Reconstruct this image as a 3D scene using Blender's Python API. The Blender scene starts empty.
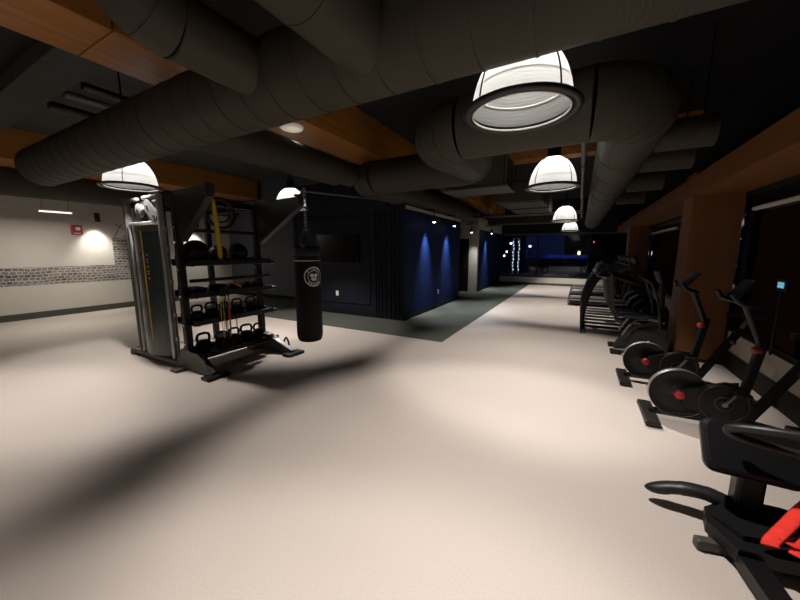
import bpy, bmesh, math, random
from mathutils import Vector, Matrix
random.seed(7)
PI = math.pi
S = bpy.context.scene
COL = S.collection

# ------------------------------------------------------------------ camera
F, PITCH, YAW, H = 322.0, math.atan(49/322.0), math.atan(180/math.hypot(322, 49)), 1.6
cd = bpy.data.cameras.new('camera'); cam = bpy.data.objects.new('camera', cd); COL.objects.link(cam)
cd.sensor_width = 36.0; cd.lens = F/800*36; cd.clip_start = 0.02; cd.clip_end = 300
cam.location = (0, 0, H); cam.rotation_euler = (PI/2-PITCH, 0, YAW)
S.camera = cam

# ------------------------------------------------------------------ world (night sky), exposure
w = bpy.data.worlds.new('night'); S.world = w; w.use_nodes = True
bg = w.node_tree.nodes['Background']; bg.inputs[0].default_value = (0.006, 0.012, 0.05, 1); bg.inputs[1].default_value = 0.5
S.view_settings.view_transform = 'Standard'; S.view_settings.look = 'None'
S.view_settings.exposure = 0.0; S.view_settings.gamma = 1.0
S.view_settings.use_curve_mapping = False

SPOT_W, BULB_E, LAMP_COL = 315, 38, (1.0, 0.925, 0.86)

# ------------------------------------------------------------------ materials
MATS = {}
def mat(name, col, rough=0.6, metal=0.0, emit=0.0, ecol=None, noise=0.0, nscale=20.0, bump=0.0, spec=0.5, coords='Object'):
    m = bpy.data.materials.new(name); m.use_nodes = True
    nt = m.node_tree; p = nt.nodes['Principled BSDF']
    p.inputs['Base Color'].default_value = (*col, 1); p.inputs['Roughness'].default_value = rough
    p.inputs['Metallic'].default_value = metal; p.inputs['Specular IOR Level'].default_value = spec
    if emit:
        p.inputs['Emission Color'].default_value = (*(ecol or col), 1); p.inputs['Emission Strength'].default_value = emit
    if noise or bump:
        tc = nt.nodes.new('ShaderNodeTexCoord'); n = nt.nodes.new('ShaderNodeTexNoise')
        n.inputs['Scale'].default_value = nscale; n.inputs['Detail'].default_value = 5
        nt.links.new(tc.outputs[coords], n.inputs['Vector'])
        if noise:
            r = nt.nodes.new('ShaderNodeValToRGB')
            a = [max(0, c*(1-noise)) for c in col]; b = [min(1, c*(1+noise)) for c in col]
            r.color_ramp.elements[0].position = 0.3; r.color_ramp.elements[1].position = 0.7
            r.color_ramp.elements[0].color = (*a, 1); r.color_ramp.elements[1].color = (*b, 1)
            nt.links.new(n.outputs['Fac'], r.inputs[0]); nt.links.new(r.outputs[0], p.inputs['Base Color'])
        if bump:
            bp = nt.nodes.new('ShaderNodeBump'); bp.inputs['Strength'].default_value = bump; bp.inputs['Distance'].default_value = 0.01
            nt.links.new(n.outputs['Fac'], bp.inputs['Height']); nt.links.new(bp.outputs[0], p.inputs['Normal'])
    MATS[name] = m
    return m

def floor_mat():
    m = mat('floor_rubber', (0.56, 0.505, 0.44), rough=0.55, spec=0.3)
    nt = m.node_tree; p = nt.nodes['Principled BSDF']
    tc = nt.nodes.new('ShaderNodeTexCoord')
    n1 = nt.nodes.new('ShaderNodeTexNoise'); n1.inputs['Scale'].default_value = 90; n1.inputs['Detail'].default_value = 3
    n2 = nt.nodes.new('ShaderNodeTexNoise'); n2.inputs['Scale'].default_value = 0.9; n2.inputs['Detail'].default_value = 4
    v = nt.nodes.new('ShaderNodeTexVoronoi'); v.inputs['Scale'].default_value = 60
    for x in (n1, n2, v): nt.links.new(tc.outputs['Object'], x.inputs['Vector'])
    r = nt.nodes.new('ShaderNodeValToRGB')
    r.color_ramp.elements[0].position = 0.32; r.color_ramp.elements[1].position = 0.68
    r.color_ramp.elements[0].color = (0.535, 0.474, 0.430, 1); r.color_ramp.elements[1].color = (0.585, 0.522, 0.476, 1)
    nt.links.new(n1.outputs['Fac'], r.inputs[0])
    r2 = nt.nodes.new('ShaderNodeValToRGB')
    r2.color_ramp.elements[0].position = 0.05; r2.color_ramp.elements[1].position = 0.16
    r2.color_ramp.elements[0].color = (0.94, 0.935, 0.93, 1); r2.color_ramp.elements[1].color = (1, 1, 1, 1)
    nt.links.new(v.outputs['Distance'], r2.inputs[0])
    r3 = nt.nodes.new('ShaderNodeValToRGB')
    r3.color_ramp.elements[0].color = (0.9, 0.9, 0.89, 1); r3.color_ramp.elements[1].color = (1, 1, 1, 1)
    nt.links.new(n2.outputs['Fac'], r3.inputs[0])
    def mul(a, b):
        x = nt.nodes.new('ShaderNodeMix'); x.data_type = 'RGBA'; x.blend_type = 'MULTIPLY'; x.inputs[0].default_value = 1
        nt.links.new(a, x.inputs[6]); nt.links.new(b, x.inputs[7]); return x.outputs[2]
    nt.links.new(mul(mul(r.outputs[0], r2.outputs[0]), r3.outputs[0]), p.inputs['Base Color'])
floor_mat()

def wood_mat(name, c0, c1, axis):
    m = mat(name, c0, rough=0.55)
    nt = m.node_tree; p = nt.nodes['Principled BSDF']
    tc = nt.nodes.new('ShaderNodeTexCoord'); mp = nt.nodes.new('ShaderNodeMapping')
    sc = [14, 14, 14]; sc[axis] = 0.8; mp.inputs['Scale'].default_value = sc
    n = nt.nodes.new('ShaderNodeTexNoise'); n.inputs['Scale'].default_value = 1.0; n.inputs['Detail'].default_value = 6
    r = nt.nodes.new('ShaderNodeValToRGB')
    r.color_ramp.elements[0].position = 0.3; r.color_ramp.elements[1].position = 0.75
    r.color_ramp.elements[0].color = (*c0, 1); r.color_ramp.elements[1].color = (*c1, 1)
    nt.links.new(tc.outputs['Object'], mp.inputs[0]); nt.links.new(mp.outputs[0], n.inputs['Vector'])
    nt.links.new(n.outputs['Fac'], r.inputs[0]); nt.links.new(r.outputs[0], p.inputs['Base Color'])
wood_mat('wood_beam', (0.25, 0.094, 0.012), (0.37, 0.150, 0.024), 1)
wood_mat('wood_column', (0.115, 0.038, 0.0055), (0.160, 0.056, 0.009), 2)

def duct_mat(name, col):
    m = mat(name, col, rough=0.62, spec=0.25)
    nt = m.node_tree; p = nt.nodes['Principled BSDF']
    tc = nt.nodes.new('ShaderNodeTexCoord'); wv = nt.nodes.new('ShaderNodeTexWave')
    wv.bands_direction = 'X'; wv.inputs['Scale'].default_value = 14; wv.inputs['Distortion'].default_value = 0.2
    n = nt.nodes.new('ShaderNodeTexNoise'); n.inputs['Scale'].default_value = 3
    r = nt.nodes.new('ShaderNodeValToRGB')
    r.color_ramp.elements[0].color = (*[c*0.82 for c in col], 1); r.color_ramp.elements[1].color = (*[c*1.15 for c in col], 1)
    b = nt.nodes.new('ShaderNodeBump'); b.inputs['Strength'].default_value = 0.12; b.inputs['Distance'].default_value = 0.004
    nt.links.new(tc.outputs['Object'], wv.inputs['Vector']); nt.links.new(tc.outputs['Object'], n.inputs['Vector'])
    nt.links.new(n.outputs['Fac'], r.inputs[0]); nt.links.new(r.outputs[0], p.inputs['Base Color'])
    nt.links.new(wv.outputs['Fac'], b.inputs['Height']); nt.links.new(b.outputs[0], p.inputs['Normal'])
duct_mat('duct_paint', (0.041, 0.0355, 0.0255))
mat('duct_seam', (0.028, 0.0245, 0.018), 0.7)
mat('carpet', (0.082, 0.089, 0.076), 0.95, noise=0.35, nscale=180, bump=0.5, spec=0.1)
mat('white_wall', (0.56, 0.53, 0.48), 0.75, noise=0.03, nscale=3)
mat('cream_paint', (0.40, 0.37, 0.29), 0.7, noise=0.04, nscale=4)
mat('grey_blue_wall', (0.066, 0.072, 0.092), 0.7, noise=0.05, nscale=3)
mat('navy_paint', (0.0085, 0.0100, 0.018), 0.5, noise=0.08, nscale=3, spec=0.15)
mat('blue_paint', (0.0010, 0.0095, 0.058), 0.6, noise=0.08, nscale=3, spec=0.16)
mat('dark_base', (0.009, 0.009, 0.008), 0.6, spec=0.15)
mat('green_base', (0.06, 0.062, 0.052), 0.6)
mat('black_ceiling', (0.003, 0.003, 0.004), 0.9, noise=0.3, nscale=4)
mat('concrete', (0.035, 0.036, 0.031), 0.9, noise=0.45, nscale=22, bump=0.4)
mat('black_metal', (0.006, 0.006, 0.007), 0.4, spec=0.3)
mat('black_plastic', (0.007, 0.007, 0.008), 0.45, spec=0.3)
mat('graphite_plastic', (0.014, 0.0135, 0.013), 0.42, spec=0.35)
mat('black_vinyl', (0.005, 0.005, 0.006), 0.5, bump=0.12, nscale=60, spec=0.18)
mat('rubber', (0.008, 0.008, 0.008), 0.7, spec=0.3)
mat('silver', (0.36, 0.36, 0.35), 0.42, metal=0.8)
mat('steel', (0.26, 0.26, 0.26), 0.3, metal=0.9)
mat('grey_metal', (0.075, 0.070, 0.062), 0.5, metal=0.3)
mat('teal_plastic', (0.032, 0.045, 0.048), 0.22, noise=0.15, nscale=5)
mat('yellow', (0.72, 0.46, 0.02), 0.55)
mat('yellow_band', (0.62, 0.40, 0.02), 0.6, noise=0.12, nscale=30)
mat('white_plastic', (0.75, 0.74, 0.70), 0.45)
mat('pulley_white', (0.085, 0.082, 0.078), 0.5)
mat('red_plastic', (0.30, 0.018, 0.014), 0.4)
mat('red_sign', (0.42, 0.035, 0.028), 0.4)
mat('red_cloth', (0.72, 0.025, 0.015), 0.85, noise=0.15, nscale=25)
mat('orange_cord', (0.6, 0.14, 0.02), 0.7)
mat('blue_cloth', (0.03, 0.03, 0.22), 0.8)
mat('dark_red', (0.035, 0.005, 0.005), 0.45)
mat('tv_glass', (0.006, 0.003, 0.003), 0.2, spec=0.2)
mat('print_white', (0.60, 0.60, 0.58), 0.6)
mat('lens_glow', (1, 1, 1), 0.5, emit=14, ecol=(1, 0.95, 0.88))
mat('tube_glow', (1, 1, 1), 0.5, emit=1.2, ecol=(1, 0.95, 0.86))
mat('disc_diffuser', (0.72, 0.70, 0.62), 0.5, emit=0.10, ecol=(1, 0.93, 0.78))
mat('reflection_cyan', (0.1, 0.4, 0.5), 0.3, emit=0.55, ecol=(0.22, 0.62, 0.85))  # emission imitates a lit screen mirrored in the window glass
mat('night_lamp', (1, 1, 1), 0.5, emit=5, ecol=(0.85, 0.92, 1))
mat('warm_night_lamp', (1, 1, 1), 0.5, emit=3, ecol=(1, 0.85, 0.35))
mat('red_night_lamp', (1, 1, 1), 0.5, emit=2, ecol=(1, 0.12, 0.1))
mat('blue_sign', (0.02, 0.05, 0.4), 0.5, emit=0.13, ecol=(0.03, 0.10, 0.8))
mat('night_ground', (0.03, 0.03, 0.035), 0.9, noise=0.3, nscale=1)
mat('night_facade', (0.03, 0.033, 0.045), 0.9, noise=0.3, nscale=1)
mat('roller_blind', (0.5, 0.5, 0.46), 0.7)
mat('bulb_glass', (1, 1, 1), 0.4, emit=BULB_E, ecol=(1, 0.95, 0.86))

def shade_mat():   # prismatic translucent dome
    m = bpy.data.materials.new('prismatic_shade'); m.use_nodes = True; nt = m.node_tree
    for n in list(nt.nodes): nt.nodes.remove(n)
    o = nt.nodes.new('ShaderNodeOutputMaterial'); mx = nt.nodes.new('ShaderNodeMixShader'); mx.inputs[0].default_value = 0.75
    d = nt.nodes.new('ShaderNodeBsdfDiffuse'); t = nt.nodes.new('ShaderNodeBsdfTranslucent')
    d.inputs[0].default_value = (0.80, 0.81, 0.82, 1); t.inputs[0].default_value = (0.86, 0.88, 0.90, 1)
    tc = nt.nodes.new('ShaderNodeTexCoord'); n = nt.nodes.new('ShaderNodeTexNoise'); n.inputs['Scale'].default_value = 26
    wv = nt.nodes.new('ShaderNodeTexWave'); wv.bands_direction = 'Z'; wv.inputs['Scale'].default_value = 16; wv.inputs['Distortion'].default_value = 1.0
    b = nt.nodes.new('ShaderNodeBump'); b.inputs['Strength'].default_value = 0.25; b.inputs['Distance'].default_value = 0.004
    nt.links.new(tc.outputs['Object'], n.inputs['Vector']); nt.links.new(tc.outputs['Object'], wv.inputs['Vector'])
    ad = nt.nodes.new('ShaderNodeMath'); nt.links.new(n.outputs['Fac'], ad.inputs[0]); nt.links.new(wv.outputs['Fac'], ad.inputs[1])
    nt.links.new(ad.outputs[0], b.inputs['Height'])
    nt.links.new(b.outputs[0], d.inputs['Normal']); nt.links.new(b.outputs[0], t.inputs['Normal'])
    nt.links.new(d.outputs[0], mx.inputs[1]); nt.links.new(t.outputs[0], mx.inputs[2]); nt.links.new(mx.outputs[0], o.inputs[0])
    MATS['prismatic_shade'] = m
shade_mat()

def glass_mat():
    m = bpy.data.materials.new('window_glass'); m.use_nodes = True; nt = m.node_tree
    for n in list(nt.nodes): nt.nodes.remove(n)
    o = nt.nodes.new('ShaderNodeOutputMaterial'); mx = nt.nodes.new('ShaderNodeMixShader')
    tr = nt.nodes.new('ShaderNodeBsdfTransparent'); tr.inputs[0].default_value = (0.75, 0.78, 0.85, 1)
    gl = nt.nodes.new('ShaderNodeBsdfGlossy'); gl.inputs['Roughness'].default_value = 0.02; gl.inputs[0].default_value = (0.8, 0.85, 0.9, 1)
    fr = nt.nodes.new('ShaderNodeFresnel'); fr.inputs[0].default_value = 1.5
    nt.links.new(fr.outputs[0], mx.inputs[0]); nt.links.new(tr.outputs[0], mx.inputs[1]); nt.links.new(gl.outputs[0], mx.inputs[2])
    nt.links.new(mx.outputs[0], o.inputs[0]); MATS['window_glass'] = m
glass_mat()

def mural_mat():   # printed band of a skyline: grid of dark and pale strokes
    m = mat('mural_print', (0.3, 0.28, 0.26), 0.7)
    nt = m.node_tree; p = nt.nodes['Principled BSDF']; tc = nt.nodes.new('ShaderNodeTexCoord')
    mp = nt.nodes.new('ShaderNodeMapping'); mp.inputs['Rotation'].default_value = (0, PI/2, 0)
    mp = nt.nodes.new('ShaderNodeMapping')
    sep = nt.nodes.new('ShaderNodeSeparateXYZ'); cmb = nt.nodes.new('ShaderNodeCombineXYZ')
    nt.links.new(tc.outputs['Object'], sep.inputs[0]); nt.links.new(sep.outputs['Y'], cmb.inputs['X']); nt.links.new(sep.outputs['Z'], cmb.inputs['Y'])
    br = nt.nodes.new('ShaderNodeTexBrick'); br.offset = 0.35; br.inputs['Scale'].default_value = 1.0
    br.inputs['Brick Width'].default_value = 0.10; br.inputs['Row Height'].default_value = 0.07; br.inputs['Mortar Size'].default_value = 0.009
    br.inputs['Color1'].default_value = (0.018, 0.015, 0.016, 1); br.inputs['Color2'].default_value = (0.13, 0.115, 0.105, 1); br.inputs['Mortar'].default_value = (0.50, 0.47, 0.43, 1)
    n = nt.nodes.new('ShaderNodeTexNoise'); n.inputs['Scale'].default_value = 5; n.inputs['Detail'].default_value = 8
    r = nt.nodes.new('ShaderNodeValToRGB'); r.color_ramp.elements[0].position = 0.35; r.color_ramp.elements[1].position = 0.65
    r.color_ramp.elements[0].color = (0.05, 0.044, 0.042, 1); r.color_ramp.elements[1].color = (0.48, 0.45, 0.41, 1)
    mx = nt.nodes.new('ShaderNodeMix'); mx.data_type = 'RGBA'; mx.inputs[0].default_value = 0.38
    nd = nt.nodes.new('ShaderNodeTexNoise'); nd.inputs['Scale'].default_value = 2.5; nt.links.new(cmb.outputs[0], nd.inputs['Vector'])
    sc = nt.nodes.new('ShaderNodeVectorMath'); sc.operation = 'SCALE'; sc.inputs['Scale'].default_value = 0.12; nt.links.new(nd.outputs['Color'], sc.inputs[0])
    av = nt.nodes.new('ShaderNodeVectorMath'); nt.links.new(cmb.outputs[0], av.inputs[0]); nt.links.new(sc.outputs[0], av.inputs[1])
    mp.inputs['Scale'].default_value = (0.45, 2.2, 1); nt.links.new(av.outputs[0], mp.inputs[0])
    nt.links.new(av.outputs[0], br.inputs['Vector']); nt.links.new(mp.outputs[0], n.inputs['Vector']); nt.links.new(n.outputs['Fac'], r.inputs[0])
    nt.links.new(br.outputs['Color'], mx.inputs[6]); nt.links.new(r.outputs[0], mx.inputs[7]); nt.links.new(mx.outputs[2], p.inputs['Base Color'])
mural_mat()

# ------------------------------------------------------------------ mesh helpers
class MB:
    def __init__(s): s.v = []; s.f = []; s.sm = []
    def add(s, vs, fs, smooth=False):
        o = len(s.v); s.v += [tuple(v) for v in vs]; s.f += [tuple(i+o for i in f) for f in fs]; s.sm += [smooth]*len(fs); return s
    def box(s, x0, x1, y0, y1, z0, z1):
        vs = [(x, y, z) for z in (z0, z1) for y in (y0, y1) for x in (x0, x1)]
        return s.add(vs, [(0,2,3,1),(4,5,7,6),(0,1,5,4),(2,6,7,3),(0,4,6,2),(1,3,7,5)])
    def bbox(s, c, size, bev=0.01, M=None):       # bevelled box
        bm = bmesh.new(); bmesh.ops.create_cube(bm, size=1)
        for v in bm.verts: v.co = Vector((v.co.x*size[0], v.co.y*size[1], v.co.z*size[2]))
        bmesh.ops.bevel(bm, geom=list(bm.edges), offset=min(bev, min(size)*0.45), segments=2, affect='EDGES', profile=0.5)
        T = Matrix.Translation(c) @ (M or Matrix())
        bm.verts.index_update(); s.add([T @ v.co for v in bm.verts], [[v.index for v in f.verts] for f in bm.faces]); bm.free(); return s
    def prism(s, pts, axis, a, b):                # 2-D outline extruded along an axis (0 x, 1 y, 2 z)
        def P(p, t):
            return (t, p[0], p[1]) if axis == 0 else (p[0], t, p[1]) if axis == 1 else (p[0], p[1], t)
        n = len(pts); vs = [P(p, a) for p in pts]+[P(p, b) for p in pts]
        return s.add(vs, [tuple(range(n))[::-1], tuple(range(n, 2*n))]+[(i, (i+1)%n, n+(i+1)%n, n+i) for i in range(n)])
    def tube(s, pts, r, n=10, closed=False, cap=True, flat=None):
        pts = [Vector(p) for p in pts]; m = len(pts); rs = r if isinstance(r, (list, tuple)) else [r]*m
        rings = []; prevN = None
        for i, p in enumerate(pts):
            a = pts[(i-1) % m] if (closed or i > 0) else p; b = pts[(i+1) % m] if (closed or i < m-1) else p
            t = (b-a).normalized()
            if prevN is None:
                up = Vector((0, 0, 1)) if abs(t.z) < 0.9 else Vector((1, 0, 0)); N = t.cross(up).normalized()
            else:
                N = (prevN - t*prevN.dot(t)); N = N.normalized() if N.length > 1e-6 else t.orthogonal().normalized()
            prevN = N; B = t.cross(N); fl = flat or 1
            rings.append([p+(N*math.cos(2*PI*k/n)+B*math.sin(2*PI*k/n)*fl)*rs[i] for k in range(n)])
        vs = [v for R in rings for v in R]; fs = []
        for i in range(m if closed else m-1):
            j = (i+1) % m
            for k in range(n): fs.append((i*n+k, i*n+(k+1)%n, j*n+(k+1)%n, j*n+k))
        s.add(vs, fs, True)
        if cap and not closed:
            s.add(rings[0], [tuple(range(n))[::-1]]); s.add(rings[-1], [tuple(range(n))])
        return s
    def cyl(s, a, b, r, n=20, r2=None): return s.tube([a, b], [r, r2 if r2 is not None else r], n)
    def lathe(s, prof, n=32, T=None, c=(0, 0, 0)):  # profile (r,z)
        T = T or Matrix.Translation(c); m = len(prof)
        vs = [T @ Vector((r*math.cos(2*PI*k/n), r*math.sin(2*PI*k/n), z)) for (r, z) in prof for k in range(n)]
        fs = [(i*n+k, i*n+(k+1)%n, (i+1)*n+(k+1)%n, (i+1)*n+k) for i in range(m-1) for k in range(n)]
        return s.add(vs, fs, True)
    def torus(s, c, R, r, axis=2, n=28, k=8, sy=1.0):
        pts = []
        for i in range(n):
            a = 2*PI*i/n; u, v = R*math.cos(a), R*sy*math.sin(a)
            q = (0, u, v) if axis == 0 else (u, 0, v) if axis == 1 else (u, v, 0)
            pts.append(Vector(c)+Vector(q))
        return s.tube(pts, r, k, closed=True)
    def build(s, name, m, parent=None, loc=None):
        me = bpy.data.meshes.new(name); me.from_pydata(s.v, [], s.f); me.polygons.foreach_set('use_smooth', s.sm); me.update()
        bm = bmesh.new(); bm.from_mesh(me); bmesh.ops.recalc_face_normals(bm, faces=bm.faces); bm.to_mesh(me); bm.free()
        if m: me.materials.append(MATS[m])
        o = bpy.data.objects.new(name, me); COL.objects.link(o)
        if parent: o.parent = parent
        if loc: o.location = loc
        return o
def tag(o, label, cat, group=None, kind=None):
    o['label'] = label; o['category'] = cat
    if group: o['group'] = group
    if kind: o['kind'] = kind
    return o
def thing(name, label, cat, loc=(0, 0, 0), rz=0, group=None):
    o = bpy.data.objects.new(name, None); o.empty_display_size = 0.1; COL.objects.link(o)
    o.location = loc; o.rotation_euler = (0, 0, rz); return tag(o, label, cat, group)
def struct(name, mb, m, label=None, cat=None):
    o = mb.build(name, m); o['kind'] = 'structure'
    if label: o['label'] = label; o['category'] = cat
    return o
def sroot(name, label, cat):
    o = thing(name, label, cat); o['kind'] = 'structure'; return o
def dup(root, loc, rz=None, label=None):
    def rec(o, par):
        c = o.copy(); COL.objects.link(c); c.parent = par
        for ch in o.children: rec(ch, c)
        return c
    r = rec(root, None); r.location = loc
    if rz is not None: r.rotation_euler = (0, 0, rz)
    if label: r['label'] = label
    return r
def arc(c, R, a0, a1, n, plane='xz'):
    out = []
    for i in range(n+1):
        a = a0+(a1-a0)*i/n; u, v = R*math.cos(a), R*math.sin(a)
        out.append((c[0]+u, c[1], c[2]+v) if plane == 'xz' else (c[0]+u, c[1]+v, c[2]) if plane == 'xy' else (c[0], c[1]+u, c[2]+v))
    return out
def spline(pts, sub=6):
    P = [Vector(p) for p in pts]; out = []
    for i in range(len(P)-1):
        p0 = P[max(i-1, 0)]; p1 = P[i]; p2 = P[i+1]; p3 = P[min(i+2, len(P)-1)]
        for k in range(sub):
            t = k/sub
            out.append(0.5*((2*p1)+(-p0+p2)*t+(2*p0-5*p1+4*p2-p3)*t*t+(-p0+3*p1-3*p2+p3)*t**3))
    out.append(P[-1]); return out
def text_mesh(name, body, size, m, parent, M, extrude=0.001):
    cu = bpy.data.curves.new(name, 'FONT'); cu.body = body; cu.size = size; cu.extrude = extrude; cu.align_x = 'CENTER'; cu.align_y = 'CENTER'
    t = bpy.data.objects.new('tmp', cu); COL.objects.link(t)
    bpy.context.view_layer.update()
    me = bpy.data.meshes.new_from_object(t.evaluated_get(bpy.context.evaluated_depsgraph_get()))
    bpy.data.objects.remove(t); me.transform(M); me.name = name; me.materials.clear(); me.materials.append(MATS[m])
    o = bpy.data.objects.new(name, me); COL.objects.link(o); o.parent = parent; return o

# ------------------------------------------------------------------ room shell
XL, XR, YF, YB, ZC = -11.3, 1.9, 16.6, -6.0, 3.9
XB, YBF, YBE, YP = -3.46, 6.42, 10.3, 12.45       # block side plane, block front, block end, post front
struct('floor', MB().box(XL-0.2, XR+0.3, YB, YF+0.1, -0.1, 0), 'floor_rubber', 'pale beige speckled rubber gym floor', 'floor')
cp = MB().prism([(-2.03, 5.2), (-2.03, 14.9), (-2.03, YF-0.02), (-9.5, YF-0.02), (-9.5, 5.2)], 2, 0, 0.004)
struct('carpet', cp, 'carpet', 'dark grey-green carpet strip around the navy block', 'carpet')
struct('ceiling', MB().box(XL-0.2, XR+0.5, YB, YF+0.1, ZC, ZC+0.1), 'black_ceiling', 'black painted ceiling deck high above the ducts', 'ceiling')
struct('wall_left', MB().box(XL-0.12, XL, YB, 7.6, 0, ZC), 'white_wall', 'off-white side wall with a printed skyline band', 'wall')
struct('baseboard_left', MB().box(XL, XL+0.02, YB, 7.5, 0, 0.15), 'green_base', 'dark green-grey baseboard under the off-white wall', 'baseboard')
struct('wall_back', MB().box(XL-0.2, XR+0.3, YB-0.1, YB, 0, ZC), 'cream_paint', 'wall behind the viewer', 'wall')
struct('wall_grey', MB().box(XL, -6.87, 7.5, 7.6, 0, ZC), 'grey_blue_wall', 'grey-blue recessed wall seen through the storage rack', 'wall')
struct('baseboard_grey', MB().box(XL+0.03, -6.87, 7.48, 7.5, 0, 0.12), 'dark_base', 'dark baseboard under the grey-blue recessed wall', 'baseboard')

# navy block: body + mouldings
nb = sroot('wall_block', 'navy blue wall block with mouldings and fluted corner strips', 'wall')
MB().box(-6.87, XB, YBF, YBE, 0, 2.53).build('block_body', 'navy_paint', nb)
MB().box(-6.87, -3.93, YBF, YBF+0.1, 2.532, 3.28).build('upper_wall', 'navy_paint', nb)
MB().box(-3.928, XB, YBF, YBF+0.1, 2.532, 2.6).build('upper_wall', 'navy_paint', nb)
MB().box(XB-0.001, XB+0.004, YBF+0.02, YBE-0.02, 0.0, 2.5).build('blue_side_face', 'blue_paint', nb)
for x in (-4.21, -4.13, -4.05, -3.94, -3.80, -3.69, -3.59):
    MB().bbox((x, YBF-0.012, 1.27), (0.045, 0.03, 2.5), 0.008).build('flute', 'navy_paint', nb)
for (x0, x1, z0, z1) in [(-6.75, -4.4, 0.30, 0.34), (-6.75, -4.4, 2.36, 2.40), (-6.79, -6.75, 0.30, 2.40), (-4.40, -4.36, 0.30, 2.40)]:
    MB().bbox(((x0+x1)/2, YBF-0.01, (z0+z1)/2), (x1-x0, 0.025, z1-z0), 0.006).build('panel_moulding', 'navy_paint', nb)
for yy in (7.25, 8.65):
    MB().bbox((XB+0.006, yy, 1.25), (0.008, 0.012, 2.5), 0.002).build('panel_joint', 'navy_paint', nb)
MB().box(-6.87, XB+0.012, YBF-0.015, YBF, 0, 0.12).build('base_strip', 'dark_base', nb)
MB().box(XB+0.004, XB+0.016, YBF, YBE, 0, 0.10).build('base_strip', 'dark_base', nb)
struct('trim_1', MB().box(XB-0.1, XB+0.02, YBF+0.102, YBE, 2.532, 2.605), 'cream_paint', 'cream strip along the top of the navy block', 'trim')
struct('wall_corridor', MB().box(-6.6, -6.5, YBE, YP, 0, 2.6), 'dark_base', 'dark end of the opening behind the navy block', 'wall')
# cream post + second blue wall
struct('wall_post', MB().box(-3.80, XB, YP, YP+0.15, 0, 2.85), 'cream_paint', 'cream wall end beside the dark corridor opening', 'wall')
d1 = sroot('door_1', 'dark door in the shadowed corridor opening', 'door')
MB().box(-6.5, -3.802, YP+0.02, YP+0.08, 0.005, 2.075).build('door_leaf', 'dark_base', d1)
MB().cyl((-3.95, YP-0.03, 1.0), (-3.95, YP+0.02, 1.0), 0.02, 10).build('door_handle', 'steel', d1)
struct('trim_2', MB().box(-6.5, -3.802, YP, YP+0.15, 2.08, 2.85), 'cream_paint', 'cream header over the corridor opening', 'trim')
b2 = sroot('wall_blue', 'dark blue wall leading to the far windows', 'wall')
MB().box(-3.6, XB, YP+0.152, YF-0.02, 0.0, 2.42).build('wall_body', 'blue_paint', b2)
for yy in (13.4, 14.4, 15.4): MB().bbox((XB+0.004, yy, 1.25), (0.008, 0.02, 2.3), 0.002).build('panel_joint', 'navy_paint', b2)
MB().box(XB, XB+0.014, YP+0.152, YF-0.02, 0, 0.1).build('base_strip', 'dark_base', b2)
struct('trim_3', MB().box(-3.6, XB+0.02, YP+0.152, YF-0.02, 2.422, 2.85), 'cream_paint', 'cream band above the far blue wall', 'trim')

# far wall with windows
fwx0, fwx1 = -3.9, XR+0.3
struct('wall_far', MB().box(fwx0, fwx1, YF, YF+0.12, 0, 0.36), 'white_wall', 'cream low sill wall under the far windows', 'wall')
struct('wall_far_header', MB().box(fwx0, fwx1, YF, YF+0.12, 2.42, ZC), 'black_ceiling', 'black wall above the far windows', 'wall')
struct('baseboard_far', MB().box(XB, XR, YF-0.02, YF, 0, 0.10), 'green_base', 'dark baseboard under the far windows', 'baseboard')
mull = [-3.44, -1.75, 0.35, XR]
wn = 0
def window(label, frame_boxes, glass_box, sill=None, blind=None):
    global wn
    wn += 1
    r = sroot('window_%d' % wn, label, 'window')
    for b in frame_boxes: MB().box(*b).build('window_frame', 'black_metal', r)
    MB().box(*glass_box).build('pane', 'window_glass', r)
    if sill: MB().box(*sill).build('window_sill', 'dark_base', r)
    if blind: MB().bbox(*blind).build('roller_blind', 'roller_blind', r)
for i in range(3):
    a, b = mull[i], mull[i+1]
    y0, y1 = YF+0.02, YF+0.08
    window(['leftmost of the far windows beside the blue wall', 'middle far window with a reflection of the lamps', 'rightmost far window behind the treadmills'][i],
        [(a, a+0.035, y0, y1, 0.36, 2.38), (b-0.035, b, y0, y1, 0.36, 2.38), (a+0.035, b-0.035, y0, y1, 0.36, 0.41), (a+0.035, b-0.035, y0, y1, 2.33, 2.38)],
        (a+0.035, b-0.035, YF+0.045, YF+0.051, 0.41, 2.33))
struct('trim_4', MB().box(XB, XR, YF-0.03, YF+0.02, 2.34, 2.40), 'grey_metal', 'thin pale rail along the top of the far windows', 'trim')
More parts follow.
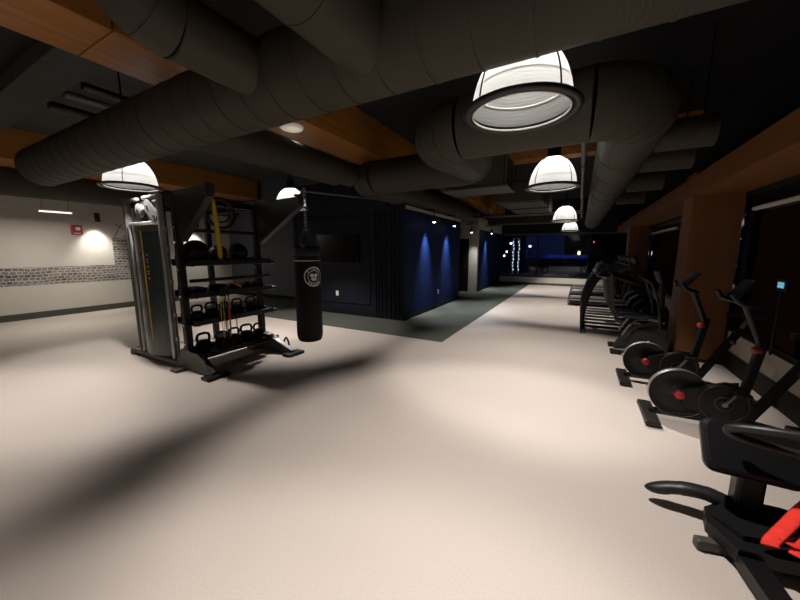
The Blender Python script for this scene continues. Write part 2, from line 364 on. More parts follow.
# right wall: low sill, windows, columns
struct('wall_right', MB().box(XR, XR+0.15, YB, YF, 0, 0.50), 'cream_paint', 'cream low wall under the dark side windows', 'wall')
struct('wall_right_header', MB().box(XR, XR+0.15, YB, YF, 2.32, ZC), 'black_ceiling', 'black wall above the side windows', 'wall')
struct('baseboard_right', MB().box(XR-0.02, XR, YB, YF-0.03, 0, 0.235), 'dark_base', 'dark baseboard under the side windows', 'baseboard')
edges = [-5.9, -3.2, -0.5, 2.2, 5.0, 7.7, 10.4, 13.1, 16.5]
names = {3: 'dark side window beside the tilted bench pad', 4: 'dark side window behind the wooden column base', 5: 'side window just beyond the wooden column', 6: 'side window behind the ellipticals', 7: 'side window by the far corner'}
edges[4] = 3.4; edges[3] = 0.7; edges[5] = 6.1; edges[6] = 9.4; edges[7] = 12.9
for i in range(8):
    a, b = edges[i], edges[i+1]
    window(names.get(i, 'side window behind the viewer, number %d from the back' % (i+1)),
        [(XR+0.03, XR+0.09, a, a+0.04, 0.5, 2.32), (XR+0.03, XR+0.09, b-0.04, b, 0.5, 2.32), (XR+0.03, XR+0.09, a+0.04, b-0.04, 0.5, 0.55), (XR+0.03, XR+0.09, a+0.04, b-0.04, 2.26, 2.32)],
        (XR+0.055, XR+0.061, a+0.04, b-0.04, 0.55, 2.26), None,
        ((XR-0.005, (a+b)/2, 2.13), (0.06, b-a-0.5, 0.05), 0.02))
# timber columns and beams
def column(y, label):
    c = sroot('timber_column', label, 'column')
    MB().bbox((1.60, y+0.25, 1.35), (0.54, 0.5, 2.69), 0.015).build('post', 'wood_column', c)
    MB().box(1.32, 1.88, y-0.005, y+0.505, 0.0, 0.05).build('base_plate', 'black_metal', c)
column(6.05, 'broad orange timber column behind the exercise bikes')
column(12.6, 'farther timber column beside the treadmills')
def beam(x0, x1, z0, z1, label, joints, m='wood_beam', y0=YB, y1=YF):
    r = sroot('timber_beam', label, 'beam'); js = [y0]+joints+[y1]
    for a, b in zip(js[:-1], js[1:]): MB().bbox(((x0+x1)/2, (a+b)/2, (z0+z1)/2), (x1-x0, b-a-0.012, z1-z0), 0.006).build('beam_length', m, r)
    return r
beam(-4.0, -3.32, 3.3, 3.895, 'long orange timber beam above the punching bag', [1.37, 8.0])
beam(-10.4, -9.45, 3.3, 3.895, 'brown timber beam nearest the off-white wall', [3.0, 10.0], y1=7.4)
beam(1.30, 1.86, 2.36, 2.62, 'orange timber edge beam over the side windows', [6.3, 12.8], 'wood_column')
xb = sroot('concrete_beam', 'rough grey concrete cross beam behind the orange timber beam', 'beam')
MB().bbox((-6.72, 1.72, 3.8), (5.4, 0.42, 0.19), 0.01).build('beam_body', 'concrete', xb)
cb = sroot('cross_beam', 'orange timber cross beam over the navy block corner', 'beam')
MB().bbox((-0.9, 6.9, 3.5), (4.8, 0.3, 0.4), 0.01).build('beam_body', 'wood_beam', cb)

# ------------------------------------------------------------------ outside at night
struct('ground', MB().box(-60, 60, -30, 90, -0.35, -0.15), 'night_ground', 'dark pavement outside the windows', 'ground')
for i, (x, y, wd, hh, lab) in enumerate([(-14, 48, 14, 9, 'dark building far outside the left far window'), (6, 55, 16, 7, 'dark low building far outside the middle far window')]):
    b = thing('building', lab, 'building', (x, y, -0.15))
    MB().box(-wd/2, wd/2, -3, 3, 0, hh).build('facade', 'night_facade', b)
    for k in range(3):
        MB().box(-wd/2+1.2+k*3.4, -wd/2+2.8+k*3.4, -3.06, -3.0, 1.5, 3.2).build('window_pane', 'tv_glass', b)
    MB().box(-wd/2-0.2, wd/2+0.2, -3.2, 3.2, hh, hh+0.3).build('roof_edge', 'night_facade', b)
nl = [(-5.72, 2.22, 'bright street lamp high outside the left far window'), (-4.66, 2.13, 'second street lamp outside the left far window'), (-3.29, 1.9, 'lone white street lamp outside the middle far window')]
for x, z, lab in nl:
    t = thing('street_lamp', lab, 'street lamp', (x, 26, -0.15), group='street lamps outside')
    MB().cyl((0, 0, 0), (0, 0, z+0.1), 0.035, 8).build('pole', 'black_metal', t)
    MB().lathe([(0.001, -0.09), (0.08, -0.05), (0.1, 0), (0.07, 0.06), (0.001, 0.08)], 12, c=(0, 0, z+0.2)).build('globe', 'night_lamp', t)
    MB().lathe([(0.001, 0.15), (0.12, 0.085), (0.13, 0.07)], 12, c=(0, 0, z+0.2)).build('cap', 'black_metal', t)
t = thing('festoon_lights', 'drooping string of small white lights outside the left far window', 'string lights', (-5.2, 25, 1.2))
pts = [(-0.70, 0, 0.45), (-0.45, 0, 0.02), (-0.1, 0, -0.02), (0.28, 0, 0.05), (0.45, 0, 0.35)]
MB().tube(spline([(-0.8, 0, 0.9)]+pts+[(0.5, 0, 0.9)]), 0.012, 5).build('cable', 'black_metal', t)
for x in (-0.8, 0.5): MB().cyl((x, 0, -1.35), (x, 0, 0.95), 0.03, 8).build('pole', 'black_metal', t)
for p in pts: MB().lathe([(0.001, -0.08), (0.07, -0.04), (0.075, 0.0), (0.03, 0.07)], 10, c=p).build('bulb', 'night_lamp', t)
for k, (x, lab) in enumerate([(-4.45, 'left of the two tall light-wrapped posts outside'), (-4.05, 'right of the two tall light-wrapped posts outside')]):
    t = thing('light_wrapped_post', lab, 'post', (x, 26, -0.15), group='light-wrapped posts')
    MB().cyl((0, 0, 0), (0, 0, 2.7), 0.06, 8).build('pole', 'white_plastic', t)
    for q in range(9): MB().lathe([(0.001, -0.035), (0.035, 0), (0.001, 0.035)], 6, c=(0.05*math.cos(q*2), -0.07, 0.35+q*0.26)).build('bulb', 'night_lamp', t)
t = thing('lit_sign', 'long blue lit sign outside the middle far window', 'sign', (-0.9, 30, 0.9))
MB().bbox((0, 0, 0.25), (3.2, 0.1, 0.28), 0.03).build('sign_face', 'blue_sign', t)
for x in (-1.4, 1.4): MB().cyl((x, 0, -1.05), (x, 0, 0.15), 0.05, 8).build('leg', 'black_metal', t)
for x, z, m, lab in [(-0.05, 1.46, 'warm_night_lamp', 'yellowish lantern outside the middle far window'), (0.79, 2.21, 'red_night_lamp', 'small red lamp outside near the treadmills')]:
    t = thing('lantern', lab, 'lantern', (x, 26, -0.15))
    MB().cyl((0, 0, 0), (0, 0, z), 0.03, 8).build('pole', 'black_metal', t)
    s_ = 0.17 if m[0] == 'w' else 0.08
    MB().bbox((0, 0, z+0.15), (s_, s_, s_*1.5), 0.03).build('glass_box', m, t)
    MB().lathe([(s_*0.8, s_*0.75), (0.001, s_*1.2)], 8, c=(0, 0, z+0.15)).build('cap', 'black_metal', t)

# ------------------------------------------------------------------ ducts
def duct(name, label, pts, r, bend=0.0, ring=0.45, cap=True, m='duct_paint'):
    root = thing(name, label, 'duct', pts[0])
    o = Vector(pts[0]); P = [Vector(p)-o for p in pts]
    segs = []; cur = P[0]
    for i in range(1, len(P)):
        if i < len(P)-1:
            d0 = (P[i]-P[i-1]).normalized(); d1 = (P[i+1]-P[i]).normalized(); b = bend
            a = P[i]-d0*b; e = P[i]+d1*b
            segs.append(('s', [cur, a]))
            c = P[i]-d0*b+d1*b
            el = []
            for k in range(9):
                t = k/8*PI/2; el.append(c - d1*b*math.cos(t) + d0*b*math.sin(t))
            segs.append(('e', el)); cur = e
        else: segs.append(('s', [cur, P[i]]))
    for kind, q in segs:
        if kind == 's':
            d = q[1]-q[0]; L = d.length
            if L < 0.02: continue
            MB().tube(q, r, 40, cap=cap).build('duct_section', m, root)
            n = max(1, int(L/ring))
            for k in range(0, n+1):
                c = q[0]+d*(k/n) if k not in (0, n) else q[0]+d*(0.012/L if k == 0 else 1-0.012/L)
                u = d.normalized()
                MB().tube([c-u*0.006, c+u*0.006], r+0.004, 40).build('seam_ring', 'duct_seam' , root)
        else:
            MB().tube(q, r*1.012, 40, cap=False).build('elbow', m, root)
            for k in (2, 4, 6):
                u = (q[k+1]-q[k-1]).normalized()
                MB().tube([q[k]-u*0.005, q[k]+u*0.005], r*1.012+0.004, 40).build('seam_ring', 'duct_seam', root)
    return root
BY, BZ, BR = 1.70, 2.745, 0.25
duct('main_duct', 'large grey round duct crossing right overhead in the foreground', [(-6.6, BY, BZ), (1.28, BY, BZ)], BR, ring=0.25)
duct('branch_duct', 'grey branch duct at the top left joining the foreground duct', [(-1.93, 0.80, 3.89), (-1.93, 0.80, 2.76), (-1.93, 1.60, 2.76)], 0.165, bend=0.24, ring=0.6)
duct('branch_duct', 'grey branch duct at top centre joining the foreground duct', [(-1.08, -0.9, 2.72), (-1.08, 1.62, 2.72)], 0.185, ring=0.5)
duct('long_duct', 'grey duct running behind the punching bag above the rack', [(-3.62, 1.97, 2.89), (-3.62, 4.35, 2.89)], 0.22, ring=0.8)
duct('duct_coupling', 'short dark duct coupling above the navy block corner', [(-3.62, 4.37, 2.89), (-3.62, 4.75, 2.89)], 0.17, ring=0.3, m='duct_seam')
duct('looping_duct', 'grey duct turning twice behind the nearest lamp and running over the navy block',
     [(0.36, 15.6, 2.79), (0.36, 3.28, 2.79), (-1.45, 3.28, 2.79), (-1.45, 5.05, 2.89), (-3.62, 5.05, 2.89), (-3.62, 12.2, 2.89)], 0.28, bend=0.36, ring=0.9)
duct('wall_duct', 'grey duct along the top of the off-white wall', [(-10.75, -4, 3.13), (-10.75, 7.4, 3.13)], 0.36, ring=1.2)
for y, z, x1, lab in [(4.75, 2.86, 1.15, 'nearest of the short ducts towards the side windows'), (5.75, 2.84, 1.2, 'second of the short ducts towards the side windows'), (7.2, 2.8, 1.15, 'third of the short ducts towards the side windows'), (9.0, 2.8, 1.15, 'farthest of the short ducts towards the side windows')]:
    sd = duct('side_duct', lab, [(0.645, y, z), (x1, y, z)], 0.16, ring=0.3)
    sd['group'] = 'short side ducts'
    MB().cyl((x1-0.75, 0, 0.15), (x1-0.75, 0, ZC-z), 0.01, 8).build('hanger_rod', 'black_metal', sd)
duct('corner_duct', 'end of a grey duct at the top right corner', [(1.05, 0.9, 2.75), (1.05, 1.3, 2.75)], 0.1, ring=0.3)
# boxes and pipes above the far hall
u = thing('fan_coil_unit', 'grey rectangular air handling box hung under the ceiling', 'air unit', (-1.75, 6.2, 2.72))
MB().bbox((0, 0, 0.27), (1.05, 0.7, 0.54), 0.01).build('casing', 'duct_paint', u)
MB().box(0.53, 0.56, -0.3, 0.3, 0.04, 0.5).build('side_flange', 'grey_metal', u)
MB().box(-0.45, 0.45, -0.365, -0.352, 0.06, 0.48).build('access_panel', 'duct_paint', u)
MB().box(-0.6, 0.6, -0.37, 0.37, -0.03, -0.002).build('drip_tray', 'grey_metal', u)
for x in (-0.5, 0.5): MB().cyl((x, 0, 0.53), (x, 0, 1.17), 0.012, 8).build('hanger_rod', 'black_metal', u)
u = thing('rectangular_duct', 'flat rectangular grey duct beyond the air handling box', 'duct', (-1.2, 8.6, 2.62))
MB().bbox((0, 0, 0.2), (0.9, 2.6, 0.38), 0.01).build('casing', 'duct_paint', u)
for y in (-1.2, 0, 1.2): MB().box(-0.47, 0.47, y-0.02, y+0.02, -0.01, 0.41).build('flange', 'duct_seam', u)
for x in (-0.4, 0.4): MB().cyl((x, 0.5, 0.38), (x, 0.5, 1.275), 0.012, 8).build('hanger_rod', 'black_metal', u)
u = thing('cross_duct', 'low grey cross duct in front of the far windows', 'duct', (-1.75, 13.2, 2.62))
MB().bbox((0, 0, 0.12), (3.0, 0.5, 0.26), 0.02).build('casing', 'duct_paint', u)
for x in (-1.3, 0, 1.3): MB().box(x-0.02, x+0.02, -0.27, 0.27, -0.02, 0.27).build('flange', 'duct_seam', u)
for x in (-1.2, 1.2): MB().cyl((x, 0, 0.25), (x, 0, 1.275), 0.012, 8).build('hanger_rod', 'black_metal', u)
def pipe(label, pts, r=0.03, m='grey_metal', drop=True):
    t = thing('ceiling_pipe', label, 'pipe', pts[0]); o = Vector(pts[0])
    MB().tube([Vector(p)-o for p in pts], r, 10).build('pipe_run', m, t)
    for q in (0.15, 0.5, 0.85):
        p = Vector(pts[0]).lerp(Vector(pts[-1]), q)-o
        MB().cyl(p, (p.x, p.y, ZC-o.z), 0.008, 6).build('hanger_rod', 'black_metal', t)
        MB().torus(p, r+0.006, 0.008, 0 if abs(pts[0][0]-pts[-1][0]) > abs(pts[0][1]-pts[-1][1]) else 1, 14, 6).build('clamp', 'black_metal', t)
pipe('dark conduit between the beams, nearest the concrete beam', [(-5.7, 1.95, 3.68), (-5.7, 7.3, 3.68)], 0.05, 'black_metal')
pipe('middle conduit of three between the timber beams', [(-6.3, 1.95, 3.72), (-6.3, 7.3, 3.72)], 0.05, 'grey_metal')
pipe('left conduit of three between the timber beams', [(-6.9, 1.95, 3.70), (-6.9, 7.3, 3.70)], 0.06, 'black_metal')
pipe('thin sprinkler pipe above the punching bag', [(-5.6, 5.3, 2.92), (-2.3, 5.6, 2.92)][:1]+[(-4.0, 6.1, 2.72)], 0.02)
pipe('thin pipe beside the row of lamps', [(-0.05, 4.4, 2.95), (-0.05, 15.5, 2.95)], 0.035)
pipe('grey pipe crossing above the far lamps', [(-3.3, 11.2, 2.75), (0.0, 11.2, 2.75)], 0.05)
struct('deck_panel', MB().box(-9.4, -4.05, 2.0, 7.4, 3.86, 3.895), 'concrete', 'grey ceiling deck patch between the timber beams', 'ceiling')

# ------------------------------------------------------------------ pendant lamps
LZ, LR, LH = 2.44, 0.292, 0.40
prof = [(LR*math.sin(a), LH*math.cos(a)) for a in [PI/2*i/14 for i in range(3, 15)]]
def pendant(loc, label, watt=SPOT_W):
    t = thing('pendant_lamp', label, 'lamp', loc, group='dome pendant lamps')
    sh = MB().lathe([(r, z) for r, z in prof], 40).build('shade', 'prismatic_shade', t)
    ring = MB().lathe([(LR-0.006, 0.02), (LR-0.006, -0.008), (LR+0.048, -0.012), (LR+0.056, 0.0), (LR+0.044, 0.016), (LR-0.006, 0.02)], 48).build('rim_ring', 'black_metal', t)
    MB().torus((0, 0, 0.13), LR*0.90, 0.004, 2, 48, 6).build('inner_ring', 'white_plastic', t)
    MB().torus((0, 0, -0.004), LR-0.010, 0.006, 2, 48, 6).build('inner_lip', 'white_plastic', t)
    for k in range(4):
        a = k*PI/2+0.9
        MB().tube([((r+0.008)*math.cos(a), (r+0.008)*math.sin(a), z+0.003) for r, z in prof], 0.0045, 6).build('wire_clip', 'grey_metal', t)
    MB().lathe([(0.001, 0.56), (0.06, 0.555), (0.085, 0.53), (0.085, 0.40), (0.10, 0.385), (0.10, 0.36), (0.06, 0.352), (0.001, 0.352)], 24).build('housing', 'black_metal', t)
    MB().lathe([(0.001, 0.352), (0.03, 0.35), (0.035, 0.30), (0.055, 0.25), (0.05, 0.21), (0.001, 0.19)], 16).build('bulb', 'bulb_glass', t)
    MB().cyl((0, 0, 0.55), (0, 0, ZC-loc[2]), 0.012, 8).build('hanger_rod', 'black_metal', t)
    sp = bpy.data.lights.new('lamp_beam', 'SPOT'); sp.energy = watt; sp.color = LAMP_COL; sp.spot_size = math.radians(92); sp.spot_blend = 0.36; sp.shadow_soft_size = 0.035
    so = bpy.data.objects.new('lamp_beam', sp); COL.objects.link(so); so.parent = t; so.location = (0, 0, 0.17)
    return t
pendant((-0.385, 2.22, LZ), 'nearest and largest dome lamp hanging under the grey duct')
pendant((-0.39, 4.90, LZ), 'second dome lamp in the row towards the far windows')
pendant((-0.42, 9.9, 2.40), 'third dome lamp in the row, small in the distance')
pendant((-0.42, 14.8, 2.40), 'farthest and smallest dome lamp before the windows')
pendant((-5.28, 2.18, LZ), 'dome lamp above the silver face of the storage rack', 235)
pendant((-5.10, 4.75, LZ), 'dome lamp half hidden behind the rack arm')
pendant((-0.37, -0.45, LZ), 'dome lamp directly above the viewer', 270)
pendant((-5.02, -0.45, LZ), 'dome lamp out of view on the left', 235)
pendant((-0.37, -3.0, LZ), 'dome lamp behind the viewer')

# ------------------------------------------------------------------ left wall fittings
mp = thing('wall_mural', 'printed grey skyline band running along the off-white wall', 'mural', (XL, 0, 0))
MB().box(0.0, 0.004, -4.0, 4.78, 0.80, 1.22).build('skyline_band', 'mural_print', mp)
MB().box(0.0, 0.005, 4.05, 4.75, 1.225, 1.95).build('tower_print', 'mural_print', mp)
MB().box(0.0, 0.005, 0.9, 1.95, 1.225, 1.30).build('roofline_print', 'mural_print', mp)
for (a, b) in [((4.1, 1.95), (4.3, 2.35)), ((4.15, 2.35), (4.65, 1.97)), ((4.3, 1.97), (4.7, 2.3))]:
    MB().tube([(0.003, a[0], a[1]), (0.003, b[0], b[1])], 0.008, 5).build('crane_stroke', 'dark_base', mp)
t = thing('fire_alarm', 'red fire alarm box on the off-white wall', 'fire alarm', (XL, 3.35, 2.13))
MB().bbox((0.03, 0, 0), (0.06, 0.21, 0.24), 0.012).build('alarm_box', 'red_sign', t)
MB().bbox((0.064, 0.02, 0.03), (0.01, 0.09, 0.08), 0.004).build('strobe_lens', 'white_plastic', t)
MB().box(0.0605, 0.063, -0.07, 0.07, -0.095, -0.07).build('printed_strip', 'print_white', t)
def sconce(y, label):
    t = thing('wall_sconce', label, 'sconce', (XL, y, 2.46), group='wall sconces')
    MB().lathe([(0.001, 0.11), (0.05, 0.11), (0.055, 0.10), (0.055, -0.11), (0.047, -0.11), (0.047, -0.08)], 20, c=(0.30, 0, 0)).build('canister', 'black_metal', t)
    MB().box(0, 0.02, -0.04, 0.04, -0.05, 0.05).build('wall_plate', 'white_plastic', t)
    MB().cyl((0.02, 0, 0), (0.26, 0, 0), 0.012, 8).build('arm', 'black_metal', t)
    MB().lathe([(0.046, -0.08), (0.001, -0.08)], 16, c=(0.30, 0, 0)).build('lens', 'lens_glow', t)
    sp = bpy.data.lights.new('sconce_beam', 'SPOT'); sp.energy = 85; sp.color = (1, 0.95, 0.85); sp.spot_size = math.radians(84); sp.spot_blend = 1.0; sp.shadow_soft_size = 0.06
    so = bpy.data.objects.new('sconce_beam', sp); COL.objects.link(so); so.parent = t; so.location = (0.32, 0, -0.14); so.rotation_euler = (0, math.radians(20), 0)
sconce(3.70, 'small black cylinder downlight above the skyline tower print')
sconce(6.2, 'second black cylinder downlight hidden behind the storage rack')
t = thing('linear_light', 'slim lit linear pendant light near the off-white wall', 'light fixture', (-9.7, 2.60, 2.42))
MB().bbox((0, 0, 0.02), (0.06, 0.52, 0.04), 0.01).build('housing', 'white_plastic', t)
MB().bbox((0, 0, -0.015), (0.045, 0.50, 0.025), 0.01).build('diffuser', 'tube_glow', t)
for y in (-0.2, 0.2): MB().cyl((0, y, 0.04), (0, y, 0.9), 0.004, 6).build('hanger_wire', 'grey_metal', t)
al = bpy.data.lights.new('linear_beam', 'AREA'); al.shape = 'RECTANGLE'; al.size = 0.06; al.size_y = 0.6; al.energy = 45; al.color = (1, 0.93, 0.83)
ao = bpy.data.objects.new('linear_beam', al); COL.objects.link(ao); ao.parent = t; ao.location = (0, 0, -0.045)

# ------------------------------------------------------------------ block fittings
t = thing('television', 'dark wall-mounted television on the navy block', 'television', (-5.31, YBF-0.03, 1.66))
MB().bbox((0, -0.03, 0), (1.3, 0.05, 0.74), 0.01).build('casing', 'black_plastic', t)
MB().box(-0.63, 0.63, -0.058, -0.0555, -0.345, 0.345).build('screen', 'tv_glass', t)
MB().box(-0.2, 0.2, -0.005, 0.03, -0.2, 0.2).build('mount', 'black_metal', t)
def outlet(loc, rz, label):
    t = thing('wall_outlet', label, 'outlet', loc, rz)
    MB().bbox((0, -0.006, 0), (0.08, 0.012, 0.125), 0.004).build('plate', 'white_plastic', t)
    for z in (-0.028, 0.028): MB().bbox((0, -0.013, z), (0.034, 0.004, 0.03), 0.002).build('socket', 'cream_paint', t)
outlet((-5.39, YBF, 0.53), 0, 'white wall outlet below the dark television')
outlet((XB+0.006, 8.48, 0.46), PI/2, 'white wall outlet on the blue side wall')
def track_head(loc, label, aim, watt=260):
    t = thing('track_spotlight', label, 'spotlight', loc, group='track spotlights')
    MB().lathe([(0.001, 0.10), (0.035, 0.10), (0.04, 0.09), (0.045, -0.05), (0.037, -0.05), (0.037, -0.03)], 16).build('head', 'black_metal', t)
    MB().lathe([(0.036, -0.045), (0.03, -0.06), (0.001, -0.068)], 12).build('lens', 'lens_glow', t)
    MB().cyl((0, 0, 0.09), (0, 0, 0.26), 0.01, 8).build('stem', 'black_metal', t)
    MB().bbox((-0.1, 0, 0.25), (0.24, 0.05, 0.03), 0.006).build('bracket', 'black_metal', t)
    sp = bpy.data.lights.new('track_beam', 'SPOT'); sp.energy = watt; sp.color = (0.92, 0.96, 1.0); sp.spot_size = math.radians(52); sp.spot_blend = 1.0; sp.shadow_soft_size = 0.06
    so = bpy.data.objects.new('track_beam', sp); COL.objects.link(so); so.parent = t; so.location = (0, 0, -0.10); so.rotation_euler = aim
    fl = bpy.data.lights.new('track_flood', 'SPOT'); fl.energy = watt*1.0; fl.color = (0.95, 0.97, 1.0); fl.spot_size = math.radians(74); fl.spot_blend = 1.0; fl.shadow_soft_size = 0.05
    fo = bpy.data.objects.new('track_flood', fl); COL.objects.link(fo); fo.parent = t; fo.location = (0, 0, -0.10); fo.rotation_euler = (0, math.radians(-17), 0)
track_head((-3.22, 7.58, 2.36), 'track spotlight washing the blue wall, nearer the corner', (0, math.radians(16), 0))
track_head((-3.22, 9.06, 2.36), 'track spotlight washing the blue wall, farther from the corner', (0, math.radians(16), 0))
track_head((-3.6, 12.05, 2.34), 'track spotlight in front of the cream wall end', (math.radians(16), 0, 0), 70)
track_head((-3.22, 13.6, 2.36), 'track spotlight along the far blue wall', (0, math.radians(16), 0))
t = thing('ceiling_disc', 'pale oval disc fixture under the orange timber beam', 'light fixture', (-3.6, 3.43, 3.3))
MB().lathe([(0.001, -0.045), (0.12, -0.045), (0.15, -0.035), (0.16, 0.0)], 28).build('disc_diffuser', 'disc_diffuser', t)
MB().torus((0, 0, -0.008), 0.16, 0.01, 2, 28, 6).build('trim_ring', 'white_plastic', t)
sp = bpy.data.lights.new('disc_beam', 'SPOT'); sp.energy = 70; sp.color = LAMP_COL; sp.spot_size = math.radians(80); sp.spot_blend = 1.0; sp.shadow_soft_size = 0.04
so = bpy.data.objects.new('disc_beam', sp); COL.objects.link(so); so.parent = t; so.location = (0, 0, -0.06)
t = thing('security_camera', 'small white dome camera on the timber column', 'camera', (1.44, 6.04, 2.42))
MB().bbox((0, -0.03, 0.03), (0.11, 0.06, 0.05), 0.01).build('mount', 'white_plastic', t)
MB().lathe([(0.055, 0.0), (0.05, -0.03), (0.03, -0.05), (0.001, -0.056)], 16, c=(0, -0.06, 0.01)).build('dome', 'white_plastic', t)

# ------------------------------------------------------------------ storage rack with cable tower
RK = thing('storage_rack', 'tall black storage rack with silver cable tower and shelves', 'rack', (-4.9, 2.9, 0))
def rk(mb, name, m, par=None):          # world coordinates -> rack parts
    return mb.build(name, m, par or RK, None if par else (4.9, -2.9, 0))
def rks(mb, name, m, par): return mb.build(name, m, par)
yf, yb = 2.30, 3.45
rk(MB().bbox((-5.80, yf, 1.2), (0.07, 0.09, 2.30), 0.015), 'silver_post', 'grey_metal')
rk(MB().cyl((-5.70, yf-0.03, 0.1), (-5.70, yf-0.03, 2.0), 0.022, 12), 'guide_rod', 'silver')
rk(MB().bbox((-4.85, yf-0.02, 1.22), (0.055, 0.07, 2.24), 0.02), 'silver_post', 'silver')
rk(MB().bbox((-5.05, yf-0.02, 2.31), (0.42, 0.055, 0.055), 0.02), 'top_bar', 'silver')
rk(MB().bbox((-5.29, yf-0.02, 1.975), (0.86, 0.055, 0.055), 0.02), 'cross_bar', 'silver')
rk(MB().bbox((-5.62, yf, 2.31), (0.32, 0.06, 0.05), 0.015), 'top_bar', 'grey_metal')
rk(MB().bbox((-5.3, yf+0.05, 2.145), (0.84, 0.03, 0.28), 0.01), 'back_plate', 'black_plastic')
# pulleys
T = Matrix.Translation((-5.38, yf-0.02, 2.15)) @ Matrix.Rotation(PI/2, 4, 'X')
p1 = rk(MB().lathe([(0.001, 0.025), (0.085, 0.025), (0.095, 0.02), (0.08, 0.0), (0.095, -0.02), (0.085, -0.025), (0.001, -0.025)], 24, T=T), 'pulley', 'pulley_white')
rks(MB().cyl((-5.38, yf-0.06, 2.15), (-5.38, yf, 2.15), 0.018, 10), 'axle', 'black_metal', p1)
pb = []
for a in [PI*i/8 for i in range(9)]: pb.append((0.08*math.cos(a+PI/3-0.1), 0.08*math.sin(a+PI/3-0.1)))
out = [(-5.12+x, 2.20+z) for x, z in pb]+[(-4.97-x*0.9+0.0, 2.06-z*0.9) for x, z in pb]
p2 = rk(MB().prism(out, 1, yf-0.05, yf+0.0), 'pulley_bracket', 'pulley_white')
rks(MB().cyl((-5.12, yf-0.06, 2.2), (-5.12, yf-0.04, 2.2), 0.018, 10).cyl((-4.97, yf-0.06, 2.06), (-4.97, yf-0.04, 2.06), 0.018, 10), 'bolt', 'grey_metal', p2)
# curved shroud
sec = []
for i in range(13):
    t_ = i/12; x = -5.60+0.70*t_; sec.append((x, yf-0.02-0.11*math.sin(PI*t_)**0.7))
sec += [(-4.90, yf+0.05), (-5.60, yf+0.05)]
sh = rk(MB().prism(sec, 2, 0.14, 1.90), 'shroud', 'teal_plastic')
def yface(x):
    t_ = (x+5.60)/0.70; return yf-0.02-0.11*math.sin(PI*t_)**0.7
rks(MB().box(-5.185, -5.17, yface(-5.18)-0.005, yface(-5.18)+0.004, 0.30, 1.88), 'yellow_stripe', 'yellow', sh)
for k, z in enumerate((1.55, 1.47, 1.39, 1.31, 1.23)):
    y_ = yface(-5.105)-0.003
    mb = MB().box(-5.135, -5.125, y_-0.001, y_+0.004, z-0.025, z+0.025)
    if k % 2: mb.box(-5.125, -5.095, y_-0.001, y_+0.004, z+0.012, z+0.022)
    else: mb.box(-5.125, -5.090, y_-0.001, y_+0.004, z-0.006, z+0.006)
    if k in (1, 3): mb.box(-5.125, -5.100, y_-0.001, y_+0.004, z-0.024, z-0.014)
    rks(mb, 'printed_mark', 'yellow', sh)
rk(MB().prism([(x, y-0.004) for x, y in sec[:13]]+[(-4.90, yf), (-5.60, yf)], 2, 1.86, 1.94), 'shroud_top', 'grey_metal')
# black uprights
for (x, y) in ((-4.52, yf), (-4.52, yb), (-5.80, yb)):
    p = rk(MB().bbox((x, y, 1.15), (0.085, 0.085, 2.3), 0.01), 'upright', 'black_metal')
    if x > -5:
        for z in (0.35, 0.62, 1.0, 1.35, 1.7, 1.9):
            rks(MB().lathe([(0.016, 0.0), (0.016, 0.012), (0.008, 0.018), (0.001, 0.018)], 10, T=Matrix.Translation((x+(0.0), y-0.043, z)) @ Matrix.Rotation(PI/2, 4, 'X')), 'bolt', 'steel', p)
rk(MB().bbox((-4.70, yf-0.045, 1.1), (0.03, 0.03, 1.9), 0.008), 'cable_guide', 'grey_metal')
for z in (1.88, 1.62, 1.2, 0.75, 0.42): rk(MB().cyl((-4.70, yf-0.045, z-0.025), (-4.70, yf-0.045, z+0.025), 0.025, 12), 'guide_collar', 'steel')
rk(MB().bbox((-4.52, (yf+yb)/2, 2.26), (0.07, yb-yf-0.09, 0.08), 0.01), 'top_beam', 'black_metal')
rk(MB().bbox((-4.52, (yf+yb)/2, 1.87), (0.05, yb-yf-0.09, 0.05), 0.01), 'cross_rail', 'black_metal')
rk(MB().bbox((-5.80, (yf+yb)/2, 2.26), (0.07, yb-yf-0.09, 0.08), 0.01), 'top_beam', 'black_metal')
rk(MB().bbox((-5.16, yb, 2.26), (1.2, 0.07, 0.08), 0.01), 'top_beam', 'black_metal')
rk(MB().bbox((-5.16, yb, 0.08), (1.2, 0.07, 0.08), 0.01), 'base_beam', 'black_metal')
# arms
for y, tip in ((yf, -3.78), (yb, -3.52)):
    a = rk(MB().prism([(-4.48, 1.74), (-4.40, 1.74), (tip, 2.24), (tip+0.02, 2.36), (-4.48, 2.34)], 1, y-0.03, y+0.03), 'support_arm', 'black_metal')
    rks(MB().prism([(-4.42, 1.725), (-4.39, 1.715), (tip+0.02, 2.225), (tip, 2.245)], 1, y-0.045, y+0.045), 'arm_flange', 'graphite_plastic', a)
    rks(MB().bbox((tip, y, 2.31), (0.05, 0.12, 0.13), 0.01), 'end_plate', 'graphite_plastic', a)
bh = thing('bag_bracket', 'thin black bracket reaching from the rack arm to the punching bag chain', 'bracket', (-3.5, yb, 2.385))
MB().tube([(0.0, 0, 0.0), (0.22, -0.19, 0.0), (0.44, yb and (3.07-yb), 0.0)], 0.02, 10).build('bracket_bar', 'black_metal', bh)
MB().bbox((-0.04, 0, -0.005), (0.14, 0.08, 0.03), 0.008).build('clamp', 'black_metal', bh)
MB().torus((0.44, 3.07-yb, -0.03), 0.02, 0.006, 0, 14, 6).build('eyelet', 'steel', bh)
